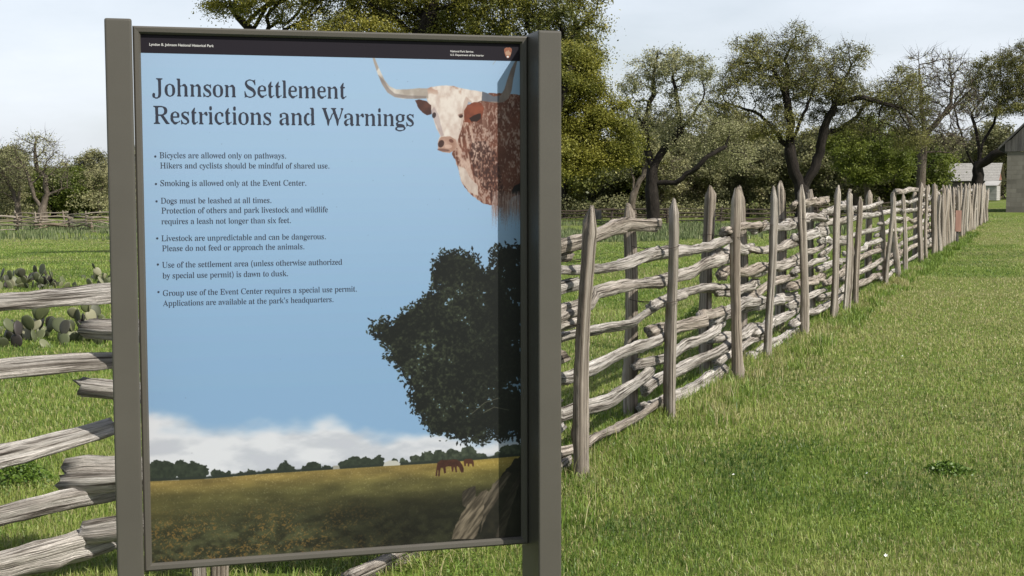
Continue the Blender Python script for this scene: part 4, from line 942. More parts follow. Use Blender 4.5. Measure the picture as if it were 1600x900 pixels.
BODY = [("Bicycles are allowed only on pathways.", 249, 448, 248.2, 1), ("Hikers and cyclists should be mindful of shared use.", 250, 515.5, 264.2, 0),
        ("Smoking is allowed only at the Event Center.", 250, 479.5, 291.2, 1),
        ("Dogs must be leashed at all times.", 251, 425, 318.3, 1), ("Protection of others and park livestock and wildlife", 252, 512.5, 333.6, 0), ("requires a leash not longer than six feet.", 252, 455.5, 350.2, 0),
        ("Livestock are unpredictable and can be dangerous.", 252, 510, 376.2, 1), ("Please do not feed or approach the animals.", 253, 476.5, 391.8, 0),
        ("Use of the settlement area (unless otherwise authorized", 253, 535, 417.0, 1), ("by special use permit) is dawn to dusk.", 254, 451, 434.0, 0),
        ("Group use of the Event Center requires a special use permit.", 254, 558.5, 460.0, 1), ("Applications are available at the park's headquarters.", 255, 522, 476.0, 0)]
for t, l, r, y, bul in BODY:
    rings = text_rings(t, (l, y), (r, y - (r - l) * 0.006))
    if bul:
        c = sheet([(l - 6.3, y - 3.6)])[0]; a = np.linspace(0, 2 * np.pi, 12, endpoint=False)
        rings.append(np.column_stack([c[0] + .0026 * np.cos(a), c[1] + .0026 * np.sin(a)]))
    flat_poly('body_text', rings, BODYINK, -0.0003, pan)
def sans(txt, left, right, bold=0.012):
    cu = bpy.data.curves.new('t', 'FONT'); cu.body = txt; cu.offset = bold; cu.size = 1.0
    ob = bpy.data.objects.new('t', cu); COL.objects.link(ob)
    me = bpy.data.meshes.new_from_object(ob.evaluated_get(bpy.context.evaluated_depsgraph_get()))
    bpy.data.objects.remove(ob); bpy.data.curves.remove(cu)
    co = np.empty(len(me.vertices) * 3, dtype=np.float32); me.vertices.foreach_get('co', co); co = co.reshape(-1, 3)
    A, B = sheet([left, right]); k = (B[0] - A[0]) / co[:, 0].max(); zz = (A[1] + B[1]) / 2
    co = np.column_stack([A[0] + co[:, 0] * k, np.full(len(co), -0.0006), zz + co[:, 1] * k])
    me.vertices.foreach_set('co', co.ravel().astype(np.float32)); me.materials.clear(); me.materials.append(WHITE); me.name = 'header_text'; me.update()
    link(bpy.data.objects.new('header_text', me), band)
sans('Lyndon B. Johnson National Historical Park', (233, 71.6), (334, 73.4))
sans('National Park Service', (703.5, 81.6), (739.5, 82.2)); sans('U.S. Department of the Interior', (703.5, 87.2), (756, 88.2))
def zz4(L): return sheet([(770 + x / 9, 40 + y / 9) for x, y in L])
em = flat_poly('park_emblem', [zz4([(158, 345), (165, 322), (190, 308), (212, 312), (235, 306), (262, 322), (268, 345), (260, 385), (246, 430), (228, 452), (210, 464), (192, 450), (176, 425), (164, 385)])], BROWN, -0.0006, band)
flat_poly('emblem_mountain', [zz4([(172, 385), (190, 352), (200, 366), (216, 340), (236, 372), (256, 380), (246, 418), (184, 418)])], TAN, -0.0009, em)
flat_poly('emblem_bison', [zz4([(194, 432), (212, 424), (226, 434), (222, 448), (208, 454), (196, 446)])], WHITE, -0.0009, em)
# ------------------------------------------------------------------ trees
def grow(seed, limbs, lobes, n_att, step=0.35, infl=2.2, kill=0.55, iters=90, gap=0.42, gapscale=0.5):
    """branch skeleton by space colonisation: starts from drawn limbs, fills the crown lobes.  Returns points, parents."""
    r_ = np.random.default_rng(seed)
    pts, par = [], []
    for L in limbs:                                   # (parent limb index or None, fraction, [points])
        P = [np.array(p, float) for p in L]
        fine = []
        for a, b in zip(P[:-1], P[1:]):
            k = max(1, int(np.linalg.norm(b - a) / step)); fine += [a + (b - a) * i / k for i in range(k)]
        fine.append(P[-1])
        if not pts: last = -1
        else:
            d = np.linalg.norm(np.array(pts) - fine[0], axis=1); last = int(d.argmin()); fine = fine[1:]
        for f in fine:
            pts.append(f + (r_.normal(0, step * 0.10, 3) if last >= 0 else 0)); par.append(last); last = len(pts) - 1
    vol = np.array([l[3] * l[4] * l[5] for l in lobes]); A = []
    ch = r_.choice(len(lobes), n_att * 3, p=vol / vol.sum())
    d = r_.normal(size=(n_att * 3, 3)); d /= np.linalg.norm(d, axis=1)[:, None]; d *= (r_.random((n_att * 3, 1)) ** 0.42)
    LB = np.array([l[:6] for l in lobes])
    A = LB[ch, :3] + d * LB[ch, 3:6]
    nzv = 0.5 * vnoise(A[:, 0] + A[:, 1] * .37, A[:, 2], gapscale, seed) + 0.5 * vnoise(A[:, 1] + A[:, 0] * .21, A[:, 2] + A[:, 0] * .1, gapscale * 1.1, seed + 5)
    A = A[nzv > gap][:n_att]
    alive = np.ones(len(A), bool)
    for it in range(iters):
        if not alive.any(): break
        kd = kdtree.KDTree(len(pts))
        for i, p in enumerate(pts): kd.insert(p, i)
        kd.balance(); acc = {}; reach = infl if it > 6 else 4 * infl
        for j in np.nonzero(alive)[0]:
            co, i, dd = kd.find(A[j])
            if dd < kill: alive[j] = False
            elif dd < reach:
                v = (A[j] - pts[i]) / dd
                if i in acc: acc[i] += v
                else: acc[i] = v.copy()
        if not acc: break
        for i, v in acc.items():
            v = v / (np.linalg.norm(v) + 1e-6) + r_.normal(0, 0.22, 3) + np.array([0, 0, 0.05])
            v /= np.linalg.norm(v); pts.append(pts[i] + v * step); par.append(i)
    return np.array(pts), np.array(par)

def branch_mesh(pts, par, r_tip, r_base, seed, pw=2.3, twigs=0, twig_len=0.7, twig_r=0.012):
    r_ = np.random.default_rng(seed); n = len(pts)
    acc = np.zeros(n)
    kids = [[] for _ in range(n)]
    for i in range(n - 1, -1, -1):
        if acc[i] == 0: acc[i] = 1.0
        if par[i] >= 0: acc[par[i]] += acc[i]; kids[par[i]].append(i)
    rad = r_tip * acc ** (1 / pw); rad = np.where(rad > r_tip * 1.01, rad, r_tip)
    sc = (r_base / rad[0]); k = np.log(rad / r_tip) / max(np.log(rad[0] / r_tip), 1e-6); rad = rad * sc ** k
    Vs, Qs, Gs = [], [], []; o = 0
    def chain(idx):
        nonlocal o
        P = pts[idx]; R = rad[idx].copy()
        if len(idx) < 2: return
        if idx[0] != 0: R[0] = min(R[0], R[1] * 1.15)
        sides = 12 if R.max() > 0.25 else (7 if R.max() > 0.07 else (5 if R.max() > 0.03 else 3))
        T = np.gradient(P, axis=0); T /= (np.linalg.norm(T, axis=1)[:, None] + 1e-9)
        ref = np.array([0.31, 0.95, 0.05]); A = np.cross(T, ref); A /= (np.linalg.norm(A, axis=1)[:, None] + 1e-9); B = np.cross(A, T)
        th = np.linspace(0, 2 * np.pi, sides, endpoint=False)
        rr = R[:, None] * (1 + (r_.normal(0, 0.07, (len(idx), sides)) if sides > 5 else 0))
        if idx[0] == 0 and par[0] < 0: rr[0] *= 1.45; rr[1:2] *= 1.15
        V = P[:, None] + rr[..., None] * (np.cos(th)[None, :, None] * A[:, None] + np.sin(th)[None, :, None] * B[:, None])
        L = np.concatenate([[0], np.cumsum(np.linalg.norm(np.diff(P, axis=0), axis=1))])
        G = np.stack([np.cos(th)[None] * (0.3 + R[:, None] * 2), np.sin(th)[None] * (0.3 + R[:, None] * 2), L[:, None] * .7 * np.ones((1, sides))], -1) + r_.random(3) * 40
        i = np.arange(len(idx) - 1)[:, None] * sides; j = np.arange(sides)[None]; j2 = (j + 1) % sides
        Vs.append(V.reshape(-1, 3)); Gs.append(G.reshape(-1, 3)); Qs.append(np.stack([i + j, i + j2, i + sides + j2, i + sides + j], -1).reshape(-1, 4) + o); o += V.shape[0] * sides
    stack = [(0, [0])]
    while stack:
        i, c = stack.pop()
        while True:
            ks = sorted(kids[i], key=lambda q: -rad[q])
            if not ks: break
            for q in ks[1:]: stack.append((q, [i, q]))
            i = ks[0]; c.append(i)
        chain(np.array(c))
    tips = np.array([i for i in range(n) if not kids[i]])
    if twigs:
        base = np.repeat(np.nonzero(rad < r_tip * 2.2)[0], twigs)
        base = base[r_.random(len(base)) < 0.8]; m = len(base)
        d = pts[base] - pts[np.maximum(par[base], 0)]; d /= np.linalg.norm(d, axis=1)[:, None] + 1e-6
        d = d + r_.normal(0, 0.55, (m, 3)); d /= np.linalg.norm(d, axis=1)[:, None]
        l = twig_len * r_.uniform(.4, 1.2, m)[:, None]; mid = pts[base] + d * l * .5 + r_.normal(0, .06, (m, 3)) * l; end = pts[base] + d * l + r_.normal(0, .12, (m, 3)) * l + [0, 0, .05]
        s = np.cross(d, r_.normal(size=(m, 3))); s /= np.linalg.norm(s, axis=1)[:, None]; s2 = np.cross(d, s)
        V = np.stack([pts[base] + s * twig_r, pts[base] - s * twig_r * .5 + s2 * twig_r * .87, pts[base] - s * twig_r * .5 - s2 * twig_r * .87,
                      mid + s * twig_r * .7, mid - s * twig_r * .35 + s2 * twig_r * .6, mid - s * twig_r * .35 - s2 * twig_r * .6, end, end, end], 1)
        V[:, 7] += s * 0.003; V[:, 8] += s2 * 0.003
        Vs.append(V.reshape(-1, 3)); Gs.append(r_.random((m * 9, 3)) * 20)
        f = np.array([[0, 1, 4, 3], [1, 2, 5, 4], [2, 0, 3, 5], [3, 4, 7, 6], [4, 5, 8, 7], [5, 3, 6, 8]])
        Qs.append((np.arange(m)[:, None, None] * 9 + f[None]).reshape(-1, 4) + o); o += m * 9
    nq = [len(q) for q in Qs]; mi = np.zeros(sum(nq), dtype=np.int32)
    if twigs: mi[-nq[-1]:] = 1
    return np.vstack(Vs), np.vstack(Qs), np.vstack(Gs), rad, mi

def leaf_quads(C, size, seed, tint, elong=1.7, flat=0.3):
    r_ = np.random.default_rng(seed); n = len(C)
    a = r_.normal(size=(n, 3)); a[:, 2] *= 1 - flat; a /= np.linalg.norm(a, axis=1)[:, None]
    b = np.cross(a, r_.normal(size=(n, 3))); b /= np.linalg.norm(b, axis=1)[:, None]
    l = size * r_.uniform(.6, 1.3, n)[:, None]; w = l / elong
    V = np.stack([C - a * l * .5, C + b * w * .5, C + a * l * .5, C - b * w * .5], 1).reshape(-1, 3)
    F = np.arange(n * 4).reshape(-1, 4)
    return V, F, np.repeat(np.clip(tint, 0, 1), 4)

def tree(name, label, base, limbs, lobes, n_att, r_base, seed, leaf, bark, n_leaf, lsize, spread, group=None, cat='tree', step=0.35, infl=2.2, kill=0.5, gap=0.42, gapscale=0.5,
         twigs=0, twig_len=0.7, tint=(0.45, 0.2), r_tip=0.012, ymax=1.2, clump=True, twig_r=0.012, lowdark=False):
    P, par = grow(seed, limbs, lobes, n_att, step, infl, kill, gap=gap, gapscale=gapscale)
    V, Q, G, rad, mi = branch_mesh(P, par, r_tip, r_base, seed, twigs=twigs, twig_len=twig_len, twig_r=twig_r)
    t = empty(name, base); tag(t, label, cat, group)
    np_mesh('trunk', V, Q, None, t, mats=[bark, GREYBARK], midx=mi, attrs={'tint': np.zeros(len(V))}, vecs={'grain': G}, smooth=True)
    r_ = np.random.default_rng(seed + 1)
    cand = np.nonzero(rad < r_tip * 2.6)[0]
    if clump:       # each sprig has its own tone and its own number of leaves
        wgt = r_.gamma(1.6, 1.0, len(cand)); wgt /= wgt.sum()
    else: wgt = np.full(len(cand), 1 / len(cand))
    ch = r_.choice(cand, n_leaf, p=wgt)
    C = P[ch] + r_.normal(0, 1, (n_leaf, 3)) * np.array([spread, spread, spread * .75]) * r_.uniform(.4, 1.1, (n_leaf, 1))
    tone = r_.normal(0, 1, len(P))
    tn = tint[0] + tint[1] * (0.55 * tone[ch] + 0.5 * r_.normal(0, 1, n_leaf) + 1.6 * (fbm(C[:, 0] + C[:, 1] * .5, C[:, 2], 0.55, seed + 2, 2) - .5) * 2)
    LV, LF, LT = leaf_quads(C, lsize, seed + 3, tn)
    np_mesh('crown', LV, LF, leaf, t, attrs={'tint': LT})
    return t

class At:
    """turn photo sizes at a distance D into metres round a tree base"""
    def __init__(s, px, D):
        s.px, s.D = px, D; x = px_x(px, D); s.z0 = gzf(x, D); s.base = (x, D, s.z0)
    def p(s, px, py, dy=0.0): return (px_x(px - s.px + 800, s.D), dy, px_z(py, s.D) - s.z0)
    def lobe(s, px, py, rx, ry, dy=0.0, ryd=None):
        k = s.D / FOC; return (*s.p(px, py, dy), rx * k, (ryd if ryd else rx * k * .85), ry * k)

def build_trees():
    # the big live oak behind the sign
    a = At(600, 36)
    tree('live_oak', 'huge dark green live oak, its crown spreading out above the sign', a.base,
         [[(0, 0, 0), (0.05, 0, 1.2), (0.1, 0.1, 2.2)], [(0.1, 0.1, 2.2), a.p(480, 150), a.p(400, 60, .6), a.p(360, 10, .8)], [(0.1, .1, 2.2), a.p(650, 120, -.5), a.p(680, 20, -.8)],
          [(0.1, .1, 2.2), a.p(740, 160, .5), a.p(840, 90, .3), a.p(900, 60, .2)]],
         [a.lobe(420, -25, 105, 70), a.lobe(520, -40, 120, 95), a.lobe(640, -60, 150, 125, .5), a.lobe(760, -10, 130, 95, -.4), a.lobe(880, 10, 76, 78), a.lobe(900, 75, 58, 66), a.lobe(850, 60, 70, 60, .8), a.lobe(560, 60, 120, 55), a.lobe(730, 80, 110, 60), a.lobe(350, -5, 45, 40), a.lobe(880, 130, 40, 50)],
         6400, 0.42, 21, LIVEOAK, BARK, 300000, 0.06, 0.20, gap=0.32, gapscale=0.75, step=0.24, infl=1.7, kill=0.32, tint=(0.53, 0.23), twigs=1, twig_len=.35, twig_r=.005)
    # yellow-green oak with low skirts beside it
    a = At(850, 31)
    tree('live_oak', 'yellow-green live oak with low drooping crown just right of the sign post', a.base,
         [[(0, 0, 0), (0.1, 0, 1.0), (0.0, 0.2, 1.8)], [(0, .2, 1.8), a.p(900, 220), a.p(940, 190)], [(0, .2, 1.8), a.p(820, 200, .5), a.p(800, 140, .5)], [(0, .2, 1.8), a.p(870, 170, -.6), a.p(890, 110, -.6)]],
         [a.lobe(900, 165, 62, 62), a.lobe(935, 225, 58, 50, -.3), a.lobe(965, 232, 34, 34), a.lobe(850, 140, 80, 70), a.lobe(905, 262, 62, 30, -.5), a.lobe(820, 220, 80, 70), a.lobe(895, 110, 45, 40), a.lobe(958, 170, 24, 16)],
         3000, 0.3, 33, YELLOWOAK, BARK, 190000, 0.052, 0.15, gap=0.35, gapscale=0.8, step=0.22, infl=1.5, kill=0.28, tint=(0.45, 0.22), twigs=1, twig_len=.4, twig_r=.005)
    # oak with dark fork by the far fence
    a = At(1022, 76)
    tree('oak_tree', 'oak with dark forked trunk and thin pale grey-green leaves by the low fence', a.base,
         [[(0, 0, 0), a.p(1020, 330), a.p(1019, 285), a.p(1018, 262)], [a.p(1018, 262), a.p(1010, 225), a.p(1004, 195), a.p(985, 160, .8), a.p(972, 132, 1.)], [a.p(1018, 262), a.p(1040, 228), a.p(1062, 205, -.6), a.p(1080, 180, -.8), a.p(1098, 150, -.6)],
          [a.p(1019, 285), a.p(1055, 285, -.5), a.p(1085, 262, -1.), a.p(1098, 246, -1.2), a.p(1130, 232, -1.)], [a.p(1004, 195), a.p(1020, 150), a.p(1022, 110, .3), a.p(1026, 88)], [a.p(1062, 205, -.6), a.p(1056, 160, -.3), a.p(1050, 118)]],
         [a.lobe(998, 130, 42, 44), a.lobe(1035, 105, 50, 28), a.lobe(975, 165, 26, 30), a.lobe(1090, 125, 50, 36), a.lobe(1075, 170, 60, 34), a.lobe(1120, 205, 48, 36), a.lobe(1000, 190, 40, 34), a.lobe(1140, 245, 40, 26), a.lobe(1060, 220, 40, 18)],
         3600, 0.36, 45, GREYOAK, BARK, 36000, 0.10, 0.26, gap=0.37, gapscale=0.5, step=0.34, infl=2.4, kill=0.42, tint=(0.5, 0.22), twigs=2, twig_len=.7, r_tip=.014, twig_r=.011)
    # oak with the thick V trunk
    a = At(1255, 85)
    tree('oak_tree', 'tall oak with thick black V-shaped trunk rising above the pointed fence posts', a.base,
         [[(0, 0, 0), a.p(1255, 320), a.p(1252, 296)], [a.p(1252, 296), a.p(1240, 270), a.p(1232, 235), a.p(1212, 205, .5), a.p(1190, 180, .8), a.p(1165, 170, 1.)], [a.p(1232, 235), a.p(1235, 195), a.p(1228, 160), a.p(1215, 128), a.p(1205, 110)],
          [a.p(1232, 240), a.p(1242, 200, -.6), a.p(1256, 165, -.8), a.p(1268, 140)], [a.p(1252, 296), a.p(1270, 268), a.p(1280, 240), a.p(1284, 205), a.p(1300, 165, -.5), a.p(1340, 155, -.8), a.p(1380, 168, -1.)], [a.p(1284, 210), a.p(1320, 200, 1.), a.p(1345, 182, 1.2), a.p(1355, 165, 1.2)],
          [a.p(1300, 165, -.5), a.p(1312, 135, -.2), a.p(1326, 105, .1)], [a.p(1228, 160), a.p(1228, 95, .6), a.p(1238, 65, .8)], [a.p(1212, 205, .5), a.p(1180, 215, 1.2), a.p(1150, 200, 1.5)]],
         [a.lobe(1236, 72, 40, 32), a.lobe(1178, 115, 58, 58), a.lobe(1250, 130, 62, 42), a.lobe(1325, 108, 46, 38), a.lobe(1375, 140, 62, 42), a.lobe(1290, 195, 50, 30), a.lobe(1385, 200, 40, 26), a.lobe(1300, 145, 60, 30), a.lobe(1160, 185, 42, 38), a.lobe(1215, 185, 46, 30), a.lobe(1345, 185, 55, 30), a.lobe(1415, 165, 40, 40), a.lobe(1135, 165, 40, 40), a.lobe(1130, 215, 36, 26), a.lobe(1420, 215, 36, 26)],
         7000, 0.48, 57, OLIVE, BARK, 84000, 0.105, 0.30, gap=0.33, gapscale=0.6, step=0.36, infl=2.4, kill=0.44, tint=(0.46, 0.24), twigs=3, twig_len=.9, r_tip=.013, twig_r=.013)
    # spring-green small tree
    a = At(1352, 98)
    tree('young_tree', 'bright spring-green leafy tree low behind the fence, below the V-shaped oak', a.base,
         [[(0, 0, 0), a.p(1352, 300), a.p(1350, 275)], [a.p(1350, 275), a.p(1330, 245), a.p(1315, 220)], [a.p(1350, 275), a.p(1385, 250, .5), a.p(1405, 235)]],
         [a.lobe(1390, 245, 42, 32), a.lobe(1350, 215, 42, 34), a.lobe(1325, 235, 40, 36), a.lobe(1408, 262, 26, 26), a.lobe(1340, 262, 40, 26), a.lobe(1365, 265, 45, 22)],
         1000, 0.16, 63, SPRING, GREYBARK, 26000, 0.15, 0.34, gap=0.42, gapscale=0.35, step=0.42, infl=2.4, kill=0.6, tint=(0.5, 0.2), r_tip=.015)
    # bare pecan
    a = At(1438, 105)
    tree('pecan_tree', 'bare grey pecan with upright trunk and fine twigs against the sky', a.base,
         [[(0, 0, 0), a.p(1438, 290), a.p(1438, 240), a.p(1442, 212)], [a.p(1442, 212), a.p(1465, 188), a.p(1482, 165), a.p(1484, 130)], [a.p(1442, 212), a.p(1436, 170), a.p(1434, 130), a.p(1430, 95)], [a.p(1438, 240), a.p(1470, 238, 1.), a.p(1495, 240, 1.3)], [a.p(1440, 222), a.p(1412, 190, -.6), a.p(1400, 150, -.8)], [a.p(1465, 188), a.p(1500, 160, .8), a.p(1515, 140)]],
         [a.lobe(1435, 115, 42, 42), a.lobe(1470, 120, 44, 36), a.lobe(1410, 150, 34, 44), a.lobe(1490, 160, 40, 34), a.lobe(1430, 185, 60, 30), a.lobe(1475, 215, 42, 24)],
         2600, 0.36, 71, GREYOAK, GREYBARK, 3600, 0.13, 0.4, gap=0.36, gapscale=0.3, step=0.42, infl=2.6, kill=0.6, tint=(0.4, 0.2), twigs=6, twig_len=1.2, r_tip=.024, twig_r=.02)
    # crooked oak by the cabin
    a = At(1527, 118)
    tree('oak_tree', 'dark crooked oak standing in front of the grey-roofed log cabin', a.base,
         [[(0, 0, 0), a.p(1527, 300), a.p(1526, 268)], [a.p(1526, 268), a.p(1512, 248), a.p(1502, 222), a.p(1492, 190), a.p(1486, 165)], [a.p(1526, 268), a.p(1528, 240), a.p(1522, 210), a.p(1515, 180)], [a.p(1526, 262), a.p(1545, 245, -.8), a.p(1575, 232, -1.6), a.p(1596, 205, -2.), a.p(1604, 170, -2.)], [a.p(1527, 262), a.p(1537, 225, .8), a.p(1556, 195, 1.)], [a.p(1575, 232, -1.6), a.p(1625, 190, -1.6), a.p(1650, 150)]],
         [a.lobe(1545, 130, 46, 38), a.lobe(1590, 115, 52, 42), a.lobe(1530, 170, 40, 30), a.lobe(1590, 165, 56, 28), a.lobe(1640, 140, 55, 60), a.lobe(1505, 200, 26, 30), a.lobe(1550, 205, 40, 16)],
         3600, 0.46, 83, OLIVE, BARK, 60000, 0.13, 0.34, gap=0.38, gapscale=0.3, step=0.42, infl=2.7, kill=0.52, tint=(0.36, 0.2), twigs=3, twig_len=1.1, r_tip=.016, twig_r=.016)
    # two bare trees at far left
    a = At(67, 103)
    tree('bare_tree', 'leafless crooked tree with S-bent limbs at far left, taller than its neighbour', a.base,
         [[(0, 0, 0), a.p(67, 330), a.p(68, 324)], [a.p(68, 324), a.p(55, 305), a.p(50, 285), a.p(44, 265), a.p(35, 250)], [a.p(68, 324), a.p(75, 300), a.p(74, 275), a.p(62, 262), a.p(58, 235), a.p(60, 215)], [a.p(75, 305), a.p(90, 296), a.p(108, 290)], [a.p(50, 285), a.p(66, 270, .6), a.p(70, 250, .8)]],
         [a.lobe(60, 232, 36, 30), a.lobe(36, 255, 26, 26), a.lobe(88, 262, 28, 30), a.lobe(102, 288, 20, 14), a.lobe(58, 215, 20, 12)],
         900, 0.3, 91, GREYOAK, GREYBARK, 2500, 0.13, 0.4, gap=0.36, gapscale=0.35, step=0.36, infl=2.2, kill=0.5, tint=(0.4, 0.2), twigs=4, twig_len=.9, r_tip=.02, twig_r=.016)
    a = At(29, 106)
    tree('bare_tree', 'smaller leafless grey tree at the left edge beside the S-bent tree', a.base,
         [[(0, 0, 0), a.p(29, 330), a.p(30, 318)], [a.p(30, 318), a.p(20, 305), a.p(8, 298)], [a.p(30, 318), a.p(33, 290), a.p(34, 265)], [a.p(30, 318), a.p(14, 285, .5), a.p(5, 262)]],
         [a.lobe(20, 255, 32, 30), a.lobe(0, 285, 26, 26), a.lobe(38, 275, 18, 26), a.lobe(-10, 250, 26, 30)],
         700, 0.24, 97, GREYOAK, GREYBARK, 5000, 0.13, 0.4, gap=0.36, gapscale=0.35, step=0.36, infl=2.2, kill=0.5, tint=(0.35, 0.2), twigs=4, twig_len=.9, r_tip=.018, twig_r=.015)
    # two pale stemmed small trees seen under the yellow-green oak
    a = At(988, 101)
    tree('slim_tree', 'slim grey twin-stemmed tree left of the dark forked oak trunk', a.base,
         [[(0, 0, 0), a.p(988, 315), a.p(990, 290), a.p(985, 262)], [a.p(990, 300), a.p(1004, 275), a.p(1010, 250)]], [a.lobe(985, 240, 30, 26), a.lobe(1012, 235, 24, 26), a.lobe(965, 262, 24, 16)],
         420, 0.26, 103, WOODLEAF, GREYBARK, 8000, 0.16, 0.4, step=0.4, infl=2.4, kill=0.6, tint=(0.5, .2), twigs=2, r_tip=.018)
build_trees()

# woodland behind: a few kinds, each copied with its trunk and crown
def woodland():
    kinds = []
    spec = [('woodland_tree', 'olive-green woodland tree in the belt behind the pasture', WOODLEAF, GREYBARK, 18000, 6.6, 201, (0.40, .2), 2), ('woodland_tree', 'grey half-bare woodland tree in the belt behind the pasture', WOODLEAF, GREYBARK, 6500, 7.2, 211, (0.62, .2), 3),
            ('woodland_tree', 'fresh green woodland tree in the belt behind the pasture', SPRING, BARK, 15000, 5.2, 221, (0.22, .2), 1), ('woodland_tree', 'dark green woodland tree in the belt behind the pasture', LIVEOAK, BARK, 17000, 6.0, 231, (0.3, .16), 1)]
    for (nm, lab, lf, bk, nl, h, sd, tn, tw) in spec:
        t = tree(nm, lab, (0, 0, 0), [[(0, 0, 0), (0.1, 0, h * .16), (0, .1, h * .3)], [(0, .1, h * .3), (-.9, .2, h * .55)], [(0, .1, h * .3), (.9, -.2, h * .6)]],
                 [(0, 0, h * .68, 1.9, 1.9, h * .3), (-1.3, .3, h * .52, 1.5, 1.5, h * .26), (1.4, -.2, h * .52, 1.5, 1.5, h * .24), (0, 0, h * .34, 2.0, 1.9, h * .2)],
                 620, .19, sd, lf, bk, nl, 0.19, 0.36, group='woodland trees behind the pasture', step=.45, infl=2.5, kill=.62, gap=.38, gapscale=.3, twigs=tw, twig_len=.9, tint=tn, r_tip=.02, twig_r=.016)
        kinds.append(t)
    rr = random.Random(4); spots = []
    for row, (D0, n) in enumerate(((112, 34), (121, 40), (132, 44))):
        for i in range(n):
            px = -120 + (i + rr.random() * .8) * 1850 / n
            if 215 < px < 770 and rr.random() < .35: continue
            D = D0 + rr.uniform(-4, 4)
            if px > 1455 and D < 158: D += 50
            x = px_x(px, D)
            left = px < 215
            w = [.42, .30, .18, .10] if left else ([.3, .34, .2, .16] if px < 1250 else [.34, .42, .16, .08])
            if 860 < px < 985: w = [.25, .05, .1, .6]
            spots.append((x, D, rr.choices(range(4), w)[0], rr.uniform(.74, 1.12) * (0.8 if left else (1.2 if px < 1455 else 1.3)) * (1 + .07 * row), rr.uniform(0, 6.28)))
    used = set()
    for (x, y, k, sc, rz) in spots:
        src = kinds[k]
        if k in used:
            o = src.copy(); COL.objects.link(o)
            for ch in src.children:
                c = ch.copy(); COL.objects.link(c); c.parent = o
        else: o = src; used.add(k)
        o.location = (x, y, gzf(x, y) - 0.05); o.rotation_euler = (0, 0, rz); o.scale = (sc * 1.05, sc * 1.05, sc)
woodland()

def undergrowth():
    # shrubby mass under and behind the woodland
    n = 190000; r_ = np.random.default_rng(77)
    px = r_.uniform(-150, 1480, n); D = r_.uniform(104, 150, n); m = (px < 225) | (px > 760) | (r_.random(n) < .5); px, D = px[m], D[m]
    X = px_x(px, D); base = gz(X, D)
    top = 0.5 + 4.2 * np.maximum(0, fbm(X, D, .2, 61, 4) - .22) ** 1.3 + 1.2 * ss(112, 140, D)
    Z = base + top * r_.random(len(X)) ** 0.8
    keep = fbm(X, Z * 1.4, .55, 66, 2) > 0.40
    C = np.stack([X, D, Z], -1)[keep]
    V, F, T = leaf_quads(C, .19, 5, 0.40 + .12 * r_.normal(0, 1, len(C)) + .9 * (fbm(C[:, 0], C[:, 2], .25, 69, 3) - .5))
    tag(np_mesh('undergrowth', V, F, WOODLEAF, attrs={'tint': T}), 'tangled dark undergrowth filling the foot of the woodland', 'undergrowth', kind='stuff')
    # the wood beyond, one mass
    n = 120000
    px = r_.uniform(-400, 1900, n); D = r_.uniform(165, 195, n); X = px_x(px, D); base = gz(X, D)
    top = 4.6 + 4.6 * fbm(X, D * .2, .10, 81, 3)
    top = np.where(px < 300, top * .7, top)
    Z = base + top * r_.random(n) ** 0.6
    C = np.stack([X, D, Z], -1)[fbm(X, Z, .35, 86, 2) > .37]
    V, F, T = leaf_quads(C, .5, 6, 0.42 + .22 * r_.normal(0, 1, len(C)) + 1.2 * (fbm(C[:, 0], C[:, 2], .2, 89, 2) - .5))
    tag(np_mesh('distant_woods', V, F, WOODLEAF, attrs={'tint': T}), 'far wood closing the view behind the nearer trees', 'wood', kind='stuff')
undergrowth()

# ------------------------------------------------------------------ buildings
def plank_mat(name, c0, c1, scale, vert=False):
    m, nt, b = new_mat(name); t_ = nt.nodes.new('ShaderNodeTexCoord')
    mp_ = nt.nodes.new('ShaderNodeMapping'); mp_.inputs['Scale'].default_value = (6, 6, .6) if vert else (.6, .6, 6)
    nt.links.new(t_.outputs['Object'], mp_.inputs['Vector'])
    n_ = noise(nt, mp_.outputs[0], scale, 5, .6); r = ramp(nt, [(.3, c0), (.7, c1)]); nt.links.new(n_.outputs['Fac'], r.inputs[0]); nt.links.new(r.outputs[0], b.inputs['Base Color'])
    b.inputs['Roughness'].default_value = .9; bump(nt, n_.outputs['Fac'], .6, .02, b)
    return m
SHINGLE = plank_mat('grey_shingle', (.22, .21, .195), (.38, .365, .34), 1.5, True)
LOGW = plank_mat('dark_log', (.05, .042, .036), (.16, .14, .12), 1.2)
WHITEW = plank_mat('white_boards', (.24, .235, .22), (.42, .41, .39), 1.2)
REDW = plank_mat('red_brown_boards', (.13, .06, .045), (.26, .13, .10), 1.2, True)
DARKB = plank_mat('dark_boards', (.035, .033, .033), (.11, .105, .10), 1.2, True)

